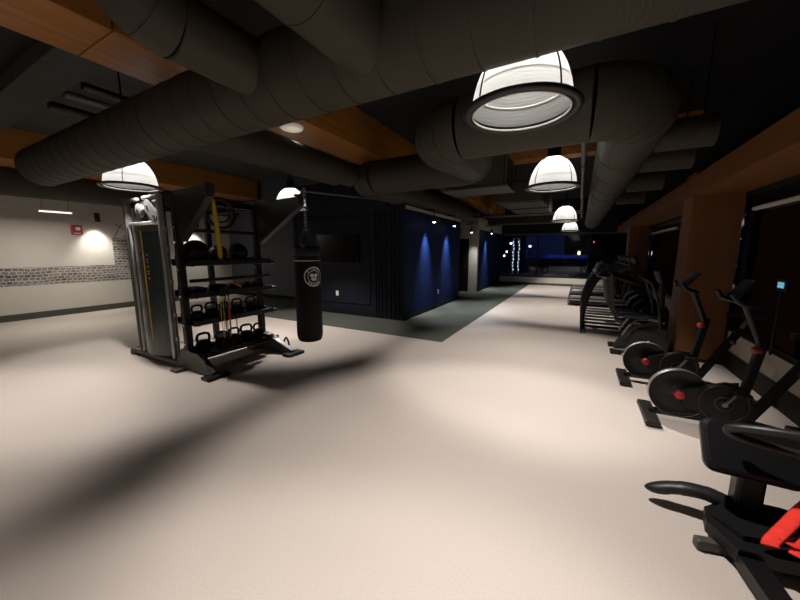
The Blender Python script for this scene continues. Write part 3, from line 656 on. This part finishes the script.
# base beams and feet
for y, tip in ((yf, -3.98), (yb, -3.83)):
    b = rk(MB().prism([(-4.75, 0.02), (tip, 0.02), (tip, 0.05), (-4.30, 0.26), (-4.60, 0.30), (-4.75, 0.14)], 1, y-0.05, y+0.05), 'base_foot', 'grey_metal')
    rks(MB().prism([(-4.35, 0.262), (tip+0.02, 0.062), (tip+0.02, 0.068), (-4.35, 0.27)], 1, y-0.035, y+0.035), 'edge_strip', 'steel', b)
    rks(MB().bbox((tip+0.02, y, 0.02), (0.16, 0.30, 0.04), 0.008), 'foot_plate', 'black_metal', b)
    rks(MB().bbox((-4.62, y-0.05, 0.02), (0.16, 0.26, 0.04), 0.008), 'foot_plate', 'grey_metal', b)
bl = rk(MB().bbox((-5.42, yf-0.01, 0.07), (1.34, 0.10, 0.07), 0.02), 'base_beam', 'grey_metal')
rks(MB().lathe([(0.001, 0.075), (0.10, 0.07), (0.13, 0.05), (0.14, 0.0)], 20, T=Matrix.Translation((-6.02, yf, 0.001)) @ Matrix.Scale(0.6, 4, (0, 1, 0))), 'end_cap', 'grey_metal', bl)
# shelves
SHZ = [1.42, 1.00, 0.63, 0.17]
rk(MB().bbox((-4.36, 2.92, 1.215), (0.05, 1.22, 0.045), 0.01), 'cross_rail', 'black_metal')
for z in SHZ:
    s_ = rk(MB().bbox((-4.55, 2.92, z), (0.42, 1.22, 0.03), 0.008), 'shelf', 'black_metal')
    rks(MB().bbox((-4.335, 2.92, z+0.025), (0.015, 1.26, 0.07), 0.004), 'shelf_lip', 'black_metal', s_)
    rks(MB().bbox((-4.765, 2.92, z+0.035), (0.015, 1.22, 0.08), 0.004), 'shelf_back', 'black_metal', s_)
    for y in (2.36, 3.53): rks(MB().prism([(-4.76, z-0.02), (-4.33, z-0.02), (-4.33, z+0.04), (-4.76, z+0.12)], 1, y-0.008, y+0.008), 'end_bracket', 'black_metal', s_)
    rks(MB().cyl((-4.40, 3.54, z+0.0), (-4.40, 3.66, z+0.0), 0.028, 12), 'peg', 'black_metal', s_)
# things on the shelves
def med_ball(loc, r, label, m='black_vinyl'):
    t = thing('medicine_ball', label, 'ball', loc, random.random()*3, 'medicine balls on the rack')
    n = 18
    MB().lathe([(max(0.001, r*math.sin(PI*i/n)), r-r*math.cos(PI*i/n)) for i in range(n+1)], 26).build('ball_body', m, t)
    for ax in (0, 1): MB().torus((0, 0, r), r*1.002, 0.0035, ax, 40, 5).build('seam', 'graphite_plastic', t)
    MB().torus((0, 0, r), r*1.002, 0.0035, 2, 40, 5).build('seam', 'graphite_plastic', t)
med_ball((-4.55, 2.52, 1.436), 0.155, 'biggest shiny black medicine ball at the near end of the top shelf')
med_ball((-4.55, 2.83, 1.436), 0.125, 'middle black medicine ball on the top shelf behind the yellow band', 'black_plastic')
med_ball((-4.55, 3.14, 1.436), 0.14, 'black medicine ball at the far end of the top shelf')
def kettlebell(y, z, s, label, first=[None]):
    loc = (-4.53, y, z+0.016)
    if first[0]:
        t = dup(first[0], loc, random.uniform(-0.25, 0.25)+PI/2, label); t.scale = (s, s, s); return
    t = thing('kettlebell', label, 'kettlebell', loc, PI/2, 'kettlebells on the rack')
    MB().lathe([(0.001, 0), (0.055, 0), (0.075, 0.02), (0.09, 0.06), (0.088, 0.10), (0.07, 0.135), (0.04, 0.15), (0.001, 0.155)], 22).build('bell_body', 'rubber', t)
    MB().tube(spline([(-0.055, 0, 0.12), (-0.072, 0, 0.17), (-0.062, 0, 0.215), (-0.03, 0, 0.23), (0.03, 0, 0.23), (0.062, 0, 0.215), (0.072, 0, 0.17), (0.055, 0, 0.12)]), 0.015, 10).build('handle', 'black_metal', t)
    t.scale = (s, s, s); first[0] = t
for i, (y, s) in enumerate(((2.45, 0.95), (2.65, 1.0), (2.84, 0.9), (3.04, 1.0), (3.28, 1.0))):
    kettlebell(y, SHZ[2], s, '%s black kettlebell from the near end, second-lowest shelf' % ['first', 'second', 'third', 'fourth', 'fifth'][i])
for i, (y, s) in enumerate(((2.50, 1.2), (2.76, 1.05), (2.96, 1.1), (3.17, 1.15), (3.39, 1.05))):
    kettlebell(y, SHZ[3], s, '%s black kettlebell from the near end, lowest shelf' % ['first', 'second', 'third', 'fourth', 'fifth'][i])
# second shelf: slam ball, folded blue cloth, orange rope, foam roller
t = thing('folded_towel', 'dark blue folded towel at the near end of the second shelf', 'towel', (-4.55, 2.46, SHZ[1]+0.016))
for k in range(3): MB().bbox((0, 0, 0.018+k*0.034), (0.26-0.01*k, 0.15, 0.033), 0.014).build('fold', 'blue_cloth', t)
t = thing('battle_rope', 'coiled dark rope with orange end on the second shelf', 'rope', (-4.54, 2.78, SHZ[1]+0.016))
for k in range(3): MB().torus((0, 0, 0.02+k*0.036), 0.13-0.012*k, 0.018, 2, 30, 8).build('coil', 'black_plastic', t)
MB().tube(spline([(0.11, 0.06, 0.10), (0.17, 0.10, 0.13), (0.24, 0.14, 0.11), (0.235, 0.20, 0.07)]), 0.014, 8).build('rope_end', 'orange_cord', t)
for i, y in enumerate((3.06, 3.30)):
    t = thing('hand_weight', '%s black hex dumbbell on the second shelf' % ['nearer', 'farther'][i], 'dumbbell', (-4.54, y, SHZ[1]+0.016), 0.1, 'dumbbells on the second shelf')
    hx = lambda x0, x1: MB().prism([(0.06*math.cos(PI/3*k), 0.052+0.06*math.sin(PI/3*k)) for k in range(6)], 0, x0, x1)
    for a, b in ((-0.13, -0.05), (0.05, 0.13)): hx(a, b).build('head', 'rubber', t)
    MB().cyl((-0.06, 0, 0.052), (0.06, 0, 0.052), 0.016, 12).build('handle', 'steel', t)
# yellow band hanging from the top beam
t = thing('resistance_band', 'long yellow resistance band hanging from the rack top', 'band', (-4.46, 2.74, 2.30))
MB().tube(spline([(-0.02, -0.01, 0.012), (0.02, -0.01, 0.014), (0.06, -0.008, -0.08), (0.085, 0.0, -0.40), (0.09, 0.015, -0.78), (0.08, 0.015, -0.835), (0.07, 0.015, -0.78), (0.065, 0.0, -0.40), (0.04, -0.008, -0.08)]), 0.028, 8, flat=0.16).build('band_loop', 'yellow_band', t)
t = thing('wall_hoop', 'black hoop hung on the upper part of the rack', 'hoop', (-4.46, 2.86, 1.90))
MB().torus((0.0, 0, 0.22), 0.20, 0.022, 0, 36, 10).build('hoop_ring', 'black_plastic', t)
MB().torus((0.0, 0, 0.22), 0.12, 0.012, 0, 30, 8).build('inner_ring', 'black_plastic', t)
for i, (y, m, lab) in enumerate(((2.66, 'yellow_band', 'thin yellow cord hanging in front of the kettlebells'), (2.71, 'black_plastic', 'thin black cord hanging between the kettlebells'), (2.76, 'orange_cord', 'thin orange cord hanging in front of the kettlebells'))):
    t = thing('jump_rope', lab, 'jump rope', (-4.29, y, 0.38), 0.3*i, 'jump ropes hanging on the rack')
    MB().tube(spline([(0.0, 0.012, 0.62), (0.0, 0.02, 0.3), (0, 0.0, 0.0), (0, -0.02, 0.3), (0, -0.012, 0.62)]), 0.006, 6).build('cord', m, t)
    for q in (-0.012, 0.012): MB().cyl((0, q*1.1, 0.60), (0, q, 0.72), 0.011, 8).build('grip', 'black_plastic', t)
def cable_handle(loc, label, rz, length):
    t = thing('cable_handle', label, 'handle', loc, rz, 'cable handles hanging on the rack')
    MB().tube([(-0.07, 0, 0), (0.07, 0, 0)], 0.016, 12).build('grip', 'rubber', t)
    MB().tube([(-0.075, 0, 0), (-0.05, 0, 0.09), (0, 0, 0.16)], 0.009, 8).build('strap', 'black_plastic', t)
    MB().tube([(0.075, 0, 0), (0.05, 0, 0.09), (0, 0, 0.16)], 0.009, 8).build('strap', 'black_plastic', t)
    MB().cyl((0, 0, 0.155), (0, 0, 0.155+length), 0.006, 6).build('cable', 'black_plastic', t)
cable_handle((-4.16, 2.62, 0.30), 'triangular cable handle hanging low in front of the shelves', 0.9, 0.45)
cable_handle((-4.2, 2.80, 0.22), 'second low cable handle beside the triangular one', 1.4, 0.5)
t = thing('strap_handle', 'black strap handle lying on the far rack foot', 'handle', (-4.2, 3.66, 0.0))
MB().tube(spline([(-0.06, 0, 0.015), (-0.05, 0, 0.10), (0, 0, 0.17), (0.05, 0, 0.10), (0.06, 0, 0.015)]), 0.014, 8).build('strap', 'black_plastic', t)
MB().cyl((-0.07, 0, 0.017), (0.07, 0, 0.017), 0.017, 12).build('grip', 'rubber', t)

# ------------------------------------------------------------------ punching bag
BGX, BGY = -3.06, 3.07
bgt = thing('punching_bag', 'black hanging punching bag with a round white emblem', 'punching bag', (BGX, BGY, 0.42))
R_ = 0.165
MB().lathe([(0.001, 0), (0.10, 0.004), (0.145, 0.02), (R_-0.004, 0.06), (R_, 0.12), (R_, 1.20), (R_-0.01, 1.235), (0.13, 1.245), (0.001, 1.245)], 40).build('bag_body', 'black_vinyl', bgt)
MB().lathe([(R_+0.002, 1.12), (R_+0.004, 1.125), (R_+0.004, 1.215), (R_+0.002, 1.22)], 40).build('top_band', 'black_plastic', bgt)
MB().lathe([(R_+0.0025, 1.055), (R_+0.0025, 1.063)], 40).build('printed_line', 'print_white', bgt)
for k in range(4):
    a = k*PI/2+0.5
    MB().tube([(R_*math.cos(a)*0.97, R_*math.sin(a)*0.97, 1.24), (0.01*math.cos(a), 0.01*math.sin(a), 1.44)], 0.012, 6).build('hanging_strap', 'graphite_plastic', bgt)
    MB().torus((R_*math.cos(a)*0.97, R_*math.sin(a)*0.97, 1.235), 0.022, 0.005, k % 2, 14, 6).build('d_ring', 'steel', bgt)
ch = None
for k in range(10):
    z = 1.465+k*0.048
    MB().torus((0, 0, z), 0.018, 0.005, k % 2, 14, 6, 1.6).build('chain_link', 'steel', bgt)
MB().lathe([(0.035, 0), (0.04, 0.02), (0.001, 0.04)], 14, c=(0, 0, 1.43)).build('swivel', 'steel', bgt)
# emblem: on the side facing the camera, a little right of centre
va = math.atan2(0-BGY, 0-BGX)+math.radians(27)
def onbag(da, z, off=0.002): a = va+da/R_; return Vector(((R_+off)*math.cos(a), (R_+off)*math.sin(a), z))
em_z = 0.86
def ring_on(rad, half, name, z0=em_z):
    mb = MB(); n = 44; vs = []; fs = []
    for i in range(n):
        t_ = 2*PI*i/n
        for rr in (rad-half, rad+half): vs.append(onbag(rr*math.cos(t_), z0+rr*math.sin(t_), 0.003))
    for i in range(n): j = (i+1) % n; fs.append((2*i, 2*i+1, 2*j+1, 2*j))
    return mb.add(vs, fs)
emb = ring_on(0.118, 0.006, 'emblem').build('emblem_ring', 'print_white', bgt)
ring_on(0.078, 0.003, 'x').build('emblem_ring', 'print_white', bgt)
def blob(pts, name):
    mb = MB(); mb.add([onbag(x, em_z+z, 0.003) for x, z in pts], [tuple(range(len(pts)))]); mb.build(name, 'print_white', bgt)
blob([(-0.055, 0.015), (-0.03, 0.045), (-0.005, 0.03), (0.0, 0.0), (-0.03, -0.008)], 'emblem_motif')
blob([(0.055, 0.015), (0.03, 0.045), (0.005, 0.03), (0.004, 0.0), (0.03, -0.008)], 'emblem_motif')
blob([(-0.045, -0.018), (0.0, -0.010), (0.045, -0.018), (0.025, -0.050), (-0.025, -0.050)], 'emblem_motif')
for word, up in (('FIGHT', 1),):
    for i, ch_ in enumerate(word):
        th = PI/2-(i-(len(word)-1)/2)*0.42
        c = onbag(-0.0, 0); r0 = 0.097
        px_, pz_ = -r0*math.cos(th), em_z+r0*math.sin(th)
        # local frame on the bag (x to viewer's right)
        pos = onbag(-px_*-1*-1, pz_, 0.003) if False else onbag(r0*math.cos(th), pz_, 0.003)
        a = va+(r0*math.cos(th))/R_
        nrm = Vector((math.cos(a), math.sin(a), 0)); tx = Vector((-math.sin(a), math.cos(a), 0)); tz = Vector((0, 0, 1))
        phi = th-PI/2; ex = tx*math.cos(phi)+tz*math.sin(phi); ez = -tx*math.sin(phi)+tz*math.cos(phi)
        M = Matrix(((ex.x, ez.x, nrm.x, pos.x), (ex.y, ez.y, nrm.y, pos.y), (ex.z, ez.z, nrm.z, pos.z), (0, 0, 0, 1)))
        text_mesh('letter', ch_, 0.042, 'print_white', bgt, M, 0.0006)
for i in range(6):
    th = -PI/2+(i-2.5)*0.3; r0 = 0.098
    mb = MB(); q = []
    for dr, dt in ((-0.010, -0.08), (-0.010, 0.08), (0.010, 0.08), (0.010, -0.08)): q.append(onbag((r0+dr)*math.cos(th+dt), em_z+(r0+dr)*math.sin(th+dt), 0.003))
    mb.add(q, [(0, 1, 2, 3)]).build('lettering_mark', 'print_white', bgt)

# ------------------------------------------------------------------ exercise bikes (front towards -X)
def spin_bike(loc, label):
    t = thing('exercise_bike', label, 'exercise bike', loc, 0, 'spin bikes by the windows')
    # local x: 0 front foot -> 1.2 rear ; y: width
    rot = Matrix.Rotation(PI/2, 4, 'X')
    T = Matrix.Translation((0.20, 0, 0.285)) @ rot
    fw_ = MB().lathe([(0.001, 0.035), (0.06, 0.035), (0.07, 0.022), (0.19, 0.018), (0.215, 0.03), (0.225, 0.03), (0.225, -0.03), (0.215, -0.03), (0.19, -0.018), (0.07, -0.022), (0.06, -0.035), (0.001, -0.035)], 48, T=T).build('flywheel', 'black_metal', t)
    MB().lathe([(0.2225, 0.0312), (0.2262, 0.0312), (0.2262, -0.0312), (0.2225, -0.0312)], 48, T=T).build('flywheel_rim', 'silver', fw_)
    MB().lathe([(0.001, 0.096), (0.028, 0.096), (0.038, 0.086), (0.038, 0.03)], 20, T=T).build('flywheel_hub', 'red_plastic', fw_)
    # frame
    MB().bbox((0.0, 0, 0.035), (0.12, 0.52, 0.05), 0.015).build('front_foot', 'graphite_plastic', t)
    for y in (-0.24, 0.24): MB().lathe([(0.001, 0.02), (0.03, 0.02), (0.03, 0), (0.001, 0)], 12, c=(0, y*0.9, -0.0)).build('levelling_foot', 'rubber', t)
    MB().bbox((1.08, 0, 0.035), (0.12, 0.52, 0.05), 0.015).build('rear_foot', 'graphite_plastic', t)
    MB().prism([(0.0, 0.05), (0.0, 0.09), (0.18, 0.10), (0.5, 0.16), (0.8, 0.12), (1.1, 0.08), (1.1, 0.04), (0.5, 0.06)], 1, -0.03, 0.03).build('base_frame', 'black_metal', t)
    for y in (-0.06, 0.06): MB().prism([(0.16, 0.31), (0.20, 0.26), (0.60, 0.34), (0.62, 0.44)], 1, y-0.012, y+0.012).build('fork', 'graphite_plastic', t)
    # belt guard
    prof_ = [(0.50+0.19*math.cos(a), 0.275+0.19*math.sin(a)) for a in [PI*0.5-PI*1.0*i/12 for i in range(13)]]
    g_ = MB().prism(prof_+[(0.22, 0.215), (0.22, 0.345)], 1, -0.075, -0.04).build('belt_guard', 'black_plastic', t)
    MB().torus((0.50, -0.078, 0.275), 0.165, 0.007, 1, 40, 8).build('guard_ring', 'dark_red', g_)
    MB().torus((0.50, -0.080, 0.275), 0.06, 0.005, 1, 28, 8).build('guard_ring', 'grey_metal', g_)
    c_ = MB().tube([(0.50, -0.10, 0.275), (0.58, -0.105, 0.41)], 0.013, 8).build('crank_arm', 'steel', t)
    MB().bbox((0.58, -0.16, 0.41), (0.10, 0.09, 0.03), 0.008).build('pedal', 'black_plastic', c_)
    c_ = MB().tube([(0.50, 0.08, 0.275), (0.42, 0.085, 0.14)], 0.013, 8).build('crank_arm', 'steel', t)
    MB().bbox((0.42, 0.14, 0.14), (0.10, 0.09, 0.03), 0.008).build('pedal', 'black_plastic', c_)
    MB().cyl((0.50, -0.11, 0.275), (0.50, 0.09, 0.275), 0.02, 12).build('crank_axle', 'steel', t)
    # posts
    MB().bbox((0.665, 0, 0.56), (0.07, 0.05, 0.60), 0.015, Matrix.Rotation(math.radians(8), 4, 'Y')).build('front_post', 'black_metal', t)
    MB().tube([(0.70, 0, 0.80), (0.56, 0, 1.16)], 0.028, 10).build('handlebar_post', 'black_metal', t)
    MB().bbox((0.84, 0, 0.45), (0.075, 0.05, 0.72), 0.015, Matrix.Rotation(math.radians(26), 4, 'Y')).build('seat_tube', 'black_metal', t)
    MB().tube([(0.96, 0, 0.70), (1.04, 0, 0.88)], 0.022, 10).build('seat_post', 'steel', t)
    k_ = MB().cyl((0.66, -0.02, 0.70), (0.65, -0.06, 0.77), 0.012, 8).build('resistance_lever', 'black_metal', t)
    MB().lathe([(0.001, -0.02), (0.028, -0.018), (0.036, 0.0), (0.034, 0.025), (0.015, 0.04), (0.001, 0.042)], 16, c=(0.65, -0.065, 0.775)).build('resistance_knob', 'red_plastic', k_)
    MB().lathe([(0.001, -0.02), (0.022, -0.018), (0.026, 0.0), (0.02, 0.02), (0.001, 0.022)], 14, c=(0.93, -0.06, 0.62)).build('adjustment_knob', 'dark_red', t)
    # saddle
    MB().prism([(0.86, -0.02), (0.86, 0.02), (0.98, 0.04), (1.08, 0.085), (1.14, 0.085), (1.16, 0.0), (1.14, -0.085), (1.08, -0.085), (0.98, -0.04)], 2, 0.885, 0.94).build('saddle', 'black_vinyl', t)
    # handlebar: loop with bullhorns
    h_ = MB().tube(spline([(0.42, -0.17, 1.25), (0.47, -0.19, 1.18), (0.55, -0.17, 1.16), (0.57, 0, 1.15), (0.55, 0.17, 1.16), (0.47, 0.19, 1.18), (0.42, 0.17, 1.25)]), 0.02, 10).build('handlebar', 'black_plastic', t)
    MB().tube(spline([(0.55, -0.08, 1.16), (0.45, -0.07, 1.19), (0.41, 0, 1.20), (0.45, 0.07, 1.19), (0.55, 0.08, 1.16)]), 0.02, 10).build('centre_loop', 'black_plastic', h_)
    c_ = MB().bbox((0.52, 0, 1.28), (0.03, 0.20, 0.20), 0.012, Matrix.Rotation(math.radians(35), 4, 'Y')).build('console', 'black_plastic', t)
    return t
b1 = spin_bike((0.70, 3.77, 0), 'nearest spin bike with red flywheel hub beside the tilted bench pad')
dup(b1, (0.59, 4.75, 0), None, 'second spin bike with red hub in front of the timber column')
t = thing('screen_reflection', 'small glowing cyan panel standing in for a screen reflection in the side window', 'screen', (1.86, 4.82, 1.2))  # stands in for a screen reflected in the pane; casing and stand added
MB().bbox((0, 0, 0.05), (0.02, 0.17, 0.13), 0.006, Matrix.Rotation(0.0, 4, 'X')).build('casing', 'black_plastic', t)
MB().box(-0.013, -0.0105, -0.06, 0.06, 0.02, 0.08).build('screen', 'reflection_cyan', t)
MB().tube([(0.0, 0, -0.70), (0.0, 0, 0.0)], 0.012, 8).build('stand', 'black_metal', t)

# ------------------------------------------------------------------ exercise bench (near right corner)
rc = thing('exercise_bench', 'black exercise bench with tilted pad and loop handles at the near right corner', 'exercise bench', (0.95, 2.35, 0))
def rp(mb, name, m, par=None): return mb.build(name, m, par or rc, None if par else (-0.95, -2.35, 0))
# tilted pad: local (u along X, v up the slope), thickness w
PT = Matrix.Translation((0.905, 2.36, 0.51)) @ Matrix.Rotation(math.radians(50), 4, 'X')
def rrect(hw, hh, r):
    o = []
    for (sx, sy, a0) in ((1, 1, 0), (-1, 1, 90), (-1, -1, 180), (1, -1, 270)):
        for k in range(6):
            a = math.radians(a0+k*18); o.append((sx*(hw-r)+r*math.cos(a), sy*(hh-r)+r*math.sin(a)))
    return o
def slab(layers):     # stack of outlines (half width, half height, corner, z)
    mb = MB(); n = 24; vs = []
    for hw, hh, r, z in layers: vs += [PT @ Vector((x, y, z)) for x, y in rrect(hw, hh, r)]
    fs = [tuple(range(n))[::-1], tuple(range(n*(len(layers)-1), n*len(layers)))]
    for l in range(len(layers)-1): fs += [(l*n+i, l*n+(i+1)%n, (l+1)*n+(i+1)%n, (l+1)*n+i) for i in range(n)]
    return mb.add(vs, fs)
rp(slab([(0.195, 0.14, 0.05, -0.05), (0.205, 0.148, 0.055, -0.03), (0.205, 0.148, 0.055, -0.005)]), 'pad_shell', 'graphite_plastic')
rp(slab([(0.198, 0.142, 0.05, -0.005), (0.20, 0.144, 0.055, 0.02), (0.185, 0.13, 0.05, 0.036)]), 'pad_cushion', 'black_vinyl')
rp(MB().tube(spline([(1.45, 2.05, 0.76), (1.15, 2.10, 0.755), (0.93, 2.16, 0.725), (0.82, 2.22, 0.69), (0.77, 2.26, 0.655), (0.80, 2.25, 0.625), (0.92, 2.22, 0.615), (1.15, 2.18, 0.62), (1.45, 2.12, 0.63)]), 0.024, 12), 'loop_handle', 'graphite_plastic')
rp(MB().bbox((1.45, 2.1, 0.36), (0.06, 0.08, 0.72), 0.015), 'handle_post', 'black_metal')
rp(MB().bbox((0.93, 2.40, 0.29), (0.12, 0.11, 0.34), 0.02), 'pad_post', 'black_metal')
rp(MB().prism([(0.72, 2.20), (0.74, 2.32), (0.92, 2.50), (1.12, 2.52), (1.6, 2.46), (1.6, 2.06), (1.1, 2.10), (0.92, 2.06), (0.80, 2.04)], 2, 0.06, 0.13), 'base_frame', 'black_plastic')
rp(MB().prism([(0.75, 2.24), (0.79, 2.32), (0.92, 2.46), (1.10, 2.46), (1.20, 2.36), (1.06, 2.20), (0.92, 2.14), (0.84, 2.12)], 2, 0.13, 0.16), 'base_cover', 'black_plastic')
rp(MB().tube(spline([(0.92, 2.40, 0.12), (0.80, 2.41, 0.155), (0.70, 2.415, 0.155), (0.62, 2.42, 0.135), (0.575, 2.42, 0.118)]), [0.050]*8+[0.047]*8+[0.044]*9, 14, flat=0.8), 'stabilizer', 'graphite_plastic')
rp(MB().tube([(0.585, 2.42, 0.121), (0.56, 2.42, 0.111), (0.535, 2.42, 0.102), (0.51, 2.42, 0.095), (0.49, 2.42, 0.091), (0.478, 2.42, 0.090)], [0.046, 0.044, 0.040, 0.032, 0.021, 0.006], 14, flat=0.8), 'stabilizer_cap', 'graphite_plastic')
rp(MB().bbox((0.76, 2.15, 0.03), (0.20, 0.05, 0.06), 0.01, Matrix.Rotation(0.25, 4, 'Z')), 'cross_foot', 'grey_metal')
rp(MB().prism([(0.80, 2.06), (0.90, 2.06), (0.96, 1.5), (0.87, 1.5)], 2, 0.03, 0.10), 'rear_rail', 'black_metal')
rp(MB().bbox((0.92, 1.48, 0.03), (0.5, 0.1, 0.06), 0.015), 'rear_foot', 'black_plastic')
t = thing('red_strap', 'bright red webbing strap draped over the bench base', 'strap', (0.965, 2.17, 0.16))
MB().tube(spline([(0.16, 0.06, 0.26), (0.09, 0.02, 0.19), (0.02, -0.03, 0.10), (-0.04, -0.08, 0.035), (-0.05, -0.10, 0.02)]), 0.034, 8, flat=0.2).build('strap_fold', 'red_cloth', t)
MB().tube(spline([(0.15, 0.0, 0.20), (0.11, -0.04, 0.12), (0.06, -0.08, 0.06), (0.03, -0.12, 0.02)]), 0.028, 8, flat=0.2).build('strap_fold', 'red_cloth', t)
MB().tube(spline([(-0.01, -0.06, 0.06), (0.04, -0.08, 0.05), (0.09, -0.07, 0.07)]), 0.026, 8, flat=0.25).build('strap_end', 'red_cloth', t)

# ------------------------------------------------------------------ ellipticals and treadmills along the windows
def elliptical(loc, label):
    t = thing('elliptical_trainer', label, 'elliptical', loc, 0, 'row of elliptical trainers')
    MB().bbox((0.02, 0, 0.03), (0.10, 0.60, 0.06), 0.015).build('front_foot', 'graphite_plastic', t)
    MB().bbox((1.45, 0, 0.03), (0.10, 0.60, 0.06), 0.015).build('rear_foot', 'graphite_plastic', t)
    for y in (-0.2, 0.2): MB().bbox((0.73, y, 0.055), (1.4, 0.05, 0.05), 0.01).build('base_rail', 'grey_metal', t)
    MB().tube(spline([(0.02, 0, 0.05), (0.0, 0, 0.30), (0.05, 0, 0.62), (0.13, 0, 0.90), (0.24, 0, 1.08), (0.38, 0, 1.13), (0.62, 0, 1.08), (0.9, 0, 0.98)]), 0.038, 12).build('curved_mast', 'black_metal', t)
    MB().prism([(0.85, 0.08), (0.95, 0.50), (1.10, 0.62), (1.30, 0.60), (1.45, 0.35), (1.45, 0.08)], 1, -0.12, 0.12).build('drive_shroud', 'black_plastic', t)
    for s_ in (-1, 1):
        y = 0.20*s_
        a_ = MB().tube(spline([(0.36, y*1.25, 1.34), (0.42, y*1.2, 1.15), (0.46, y*1.1, 0.85), (0.52, y, 0.45), (0.55, y, 0.30)]), 0.018, 10).build('moving_handle', 'grey_metal', t)
        MB().tube([(0.36, y*1.25, 1.34), (0.41, y*1.2, 1.18)], 0.024, 10).build('foam_grip', 'rubber', a_)
        p_ = MB().tube([(0.55, y, 0.30), (1.15, y, 0.34+0.08*s_)], 0.022, 10).build('pedal_arm', 'steel', t)
        MB().bbox((0.80, y, 0.36+0.03*s_), (0.36, 0.15, 0.04), 0.015).build('foot_pedal', 'black_plastic', p_)
    c_ = MB().bbox((0.26, 0, 1.20), (0.05, 0.34, 0.22), 0.02, Matrix.Rotation(math.radians(25), 4, 'Y')).build('console', 'black_plastic', t)
    MB().tube(spline([(0.34, -0.22, 1.10), (0.24, -0.2, 1.12), (0.20, 0, 1.12), (0.24, 0.2, 1.12), (0.34, 0.22, 1.10)]), 0.018, 8).build('fixed_handlebar', 'steel', t)
    return t
e0 = elliptical((0.14, 7.45, 0), 'nearest elliptical trainer in the row by the windows')
for i, (y, lab) in enumerate(((8.25, 'second elliptical trainer in the row'), (9.05, 'third elliptical trainer in the row'), (9.85, 'farthest elliptical trainer next to the treadmills'))): dup(e0, (0.14, y, 0), None, lab)
# climber between the bikes and the ellipticals
t = thing('arc_climber', 'grey-sided climber machine between spin bikes and ellipticals', 'climber', (0.57, 6.15, 0))
MB().bbox((0.03, -0.2, 0.03), (0.14, 0.16, 0.06), 0.015).build('front_foot', 'black_plastic', t)
MB().bbox((0.03, 0.25, 0.03), (0.14, 0.16, 0.06), 0.015).build('front_foot', 'black_plastic', t)
MB().bbox((0.62, 0.0, 0.04), (0.12, 0.6, 0.06), 0.015).build('rear_foot', 'black_plastic', t)
MB().prism([(0.02, 0.05), (0.08, 0.16), (0.30, 0.40), (0.55, 0.50), (0.68, 0.40), (0.68, 0.05)], 1, -0.16, 0.16).build('side_shroud', 'graphite_plastic', t)
MB().tube(spline([(0.0, -0.22, 0.07), (0.25, -0.22, 0.10), (0.45, -0.2, 0.25)]), 0.02, 8).build('lower_bar', 'steel', t)
for y in (-0.2, 0.2):
    MB().tube(spline([(0.10, y, 0.30), (0.22, y, 0.52), (0.34, y, 0.58), (0.60, y, 0.55)]), 0.022, 10).build('pedal_arm', 'grey_metal', t)
    MB().bbox((0.24, y, 0.60), (0.32, 0.13, 0.04), 0.015).build('foot_pedal', 'black_plastic', t)
    MB().tube(spline([(0.55, y*1.2, 0.45), (0.50, y*1.3, 0.8), (0.40, y*1.3, 1.1), (0.30, y*1.2, 1.2)]), 0.018, 10).build('handle_arm', 'black_metal', t)
MB().tube([(0.60, 0, 0.45), (0.55, 0, 1.15)], 0.04, 12).build('mast', 'black_metal', t)
MB().bbox((0.5, 0, 1.22), (0.05, 0.32, 0.2), 0.02, Matrix.Rotation(math.radians(-20), 4, 'Y')).build('console', 'black_plastic', t)
MB().bbox((0.28, -0.165, 0.5), (0.08, 0.01, 0.025), 0.004).build('amber_marker', 'orange_cord', t)

def treadmill(loc, label):
    t = thing('treadmill', label, 'treadmill', loc, 0, 'row of treadmills by the far corner')
    MB().bbox((0.85, 0, 0.12), (1.66, 0.62, 0.10), 0.02).build('deck', 'graphite_plastic', t)
    MB().bbox((0.80, 0, 0.176), (1.5, 0.48, 0.012), 0.004).build('belt', 'rubber', t)
    for y in (-0.30, 0.30): MB().bbox((0.80, y, 0.182), (1.56, 0.09, 0.03), 0.01).build('side_rail', 'silver', t)
    MB().cyl((0.02, -0.3, 0.12), (0.02, 0.3, 0.12), 0.06, 14).build('rear_roller', 'steel', t)
    for y in (-0.25, 0.25): MB().bbox((0.15, y, 0.035), (0.1, 0.06, 0.07), 0.01).build('foot', 'rubber', t)
    for y in (-0.25, 0.25): MB().bbox((1.45, y, 0.035), (0.1, 0.06, 0.07), 0.01).build('foot', 'rubber', t)
    MB().prism([(1.28, 0.17), (1.34, 0.27), (1.6, 0.30), (1.70, 0.25), (1.70, 0.10), (1.28, 0.10)], 1, -0.33, 0.33).build('motor_hood', 'black_plastic', t)
    for y in (-0.34, 0.34):
        MB().bbox((1.46, y, 0.70), (0.07, 0.045, 1.18), 0.015, Matrix.Rotation(math.radians(8), 4, 'Y')).build('upright', 'graphite_plastic', t)
        MB().tube(spline([(1.52, y, 1.15), (1.35, y, 1.10), (1.0, y, 0.98), (0.9, y, 0.95)]), 0.022, 10).build('handrail', 'steel', t)
    c_ = MB().bbox((1.54, 0, 1.32), (0.08, 0.72, 0.26), 0.03, Matrix.Rotation(math.radians(-25), 4, 'Y')).build('console', 'black_plastic', t)
    MB().tube([(1.42, -0.3, 1.2), (1.42, 0.3, 1.2)], 0.02, 10).build('grab_bar', 'silver', t)
    return t
t0 = treadmill((-0.19, 11.0, 0), 'nearest treadmill in the row by the far corner')
for y, lab in ((11.95, 'second treadmill in the row'), (12.9, 'third treadmill in the row'), (13.85, 'fourth treadmill in the row'), (14.8, 'farthest treadmill before the far windows')): dup(t0, (-0.19, y, 0), None, lab)
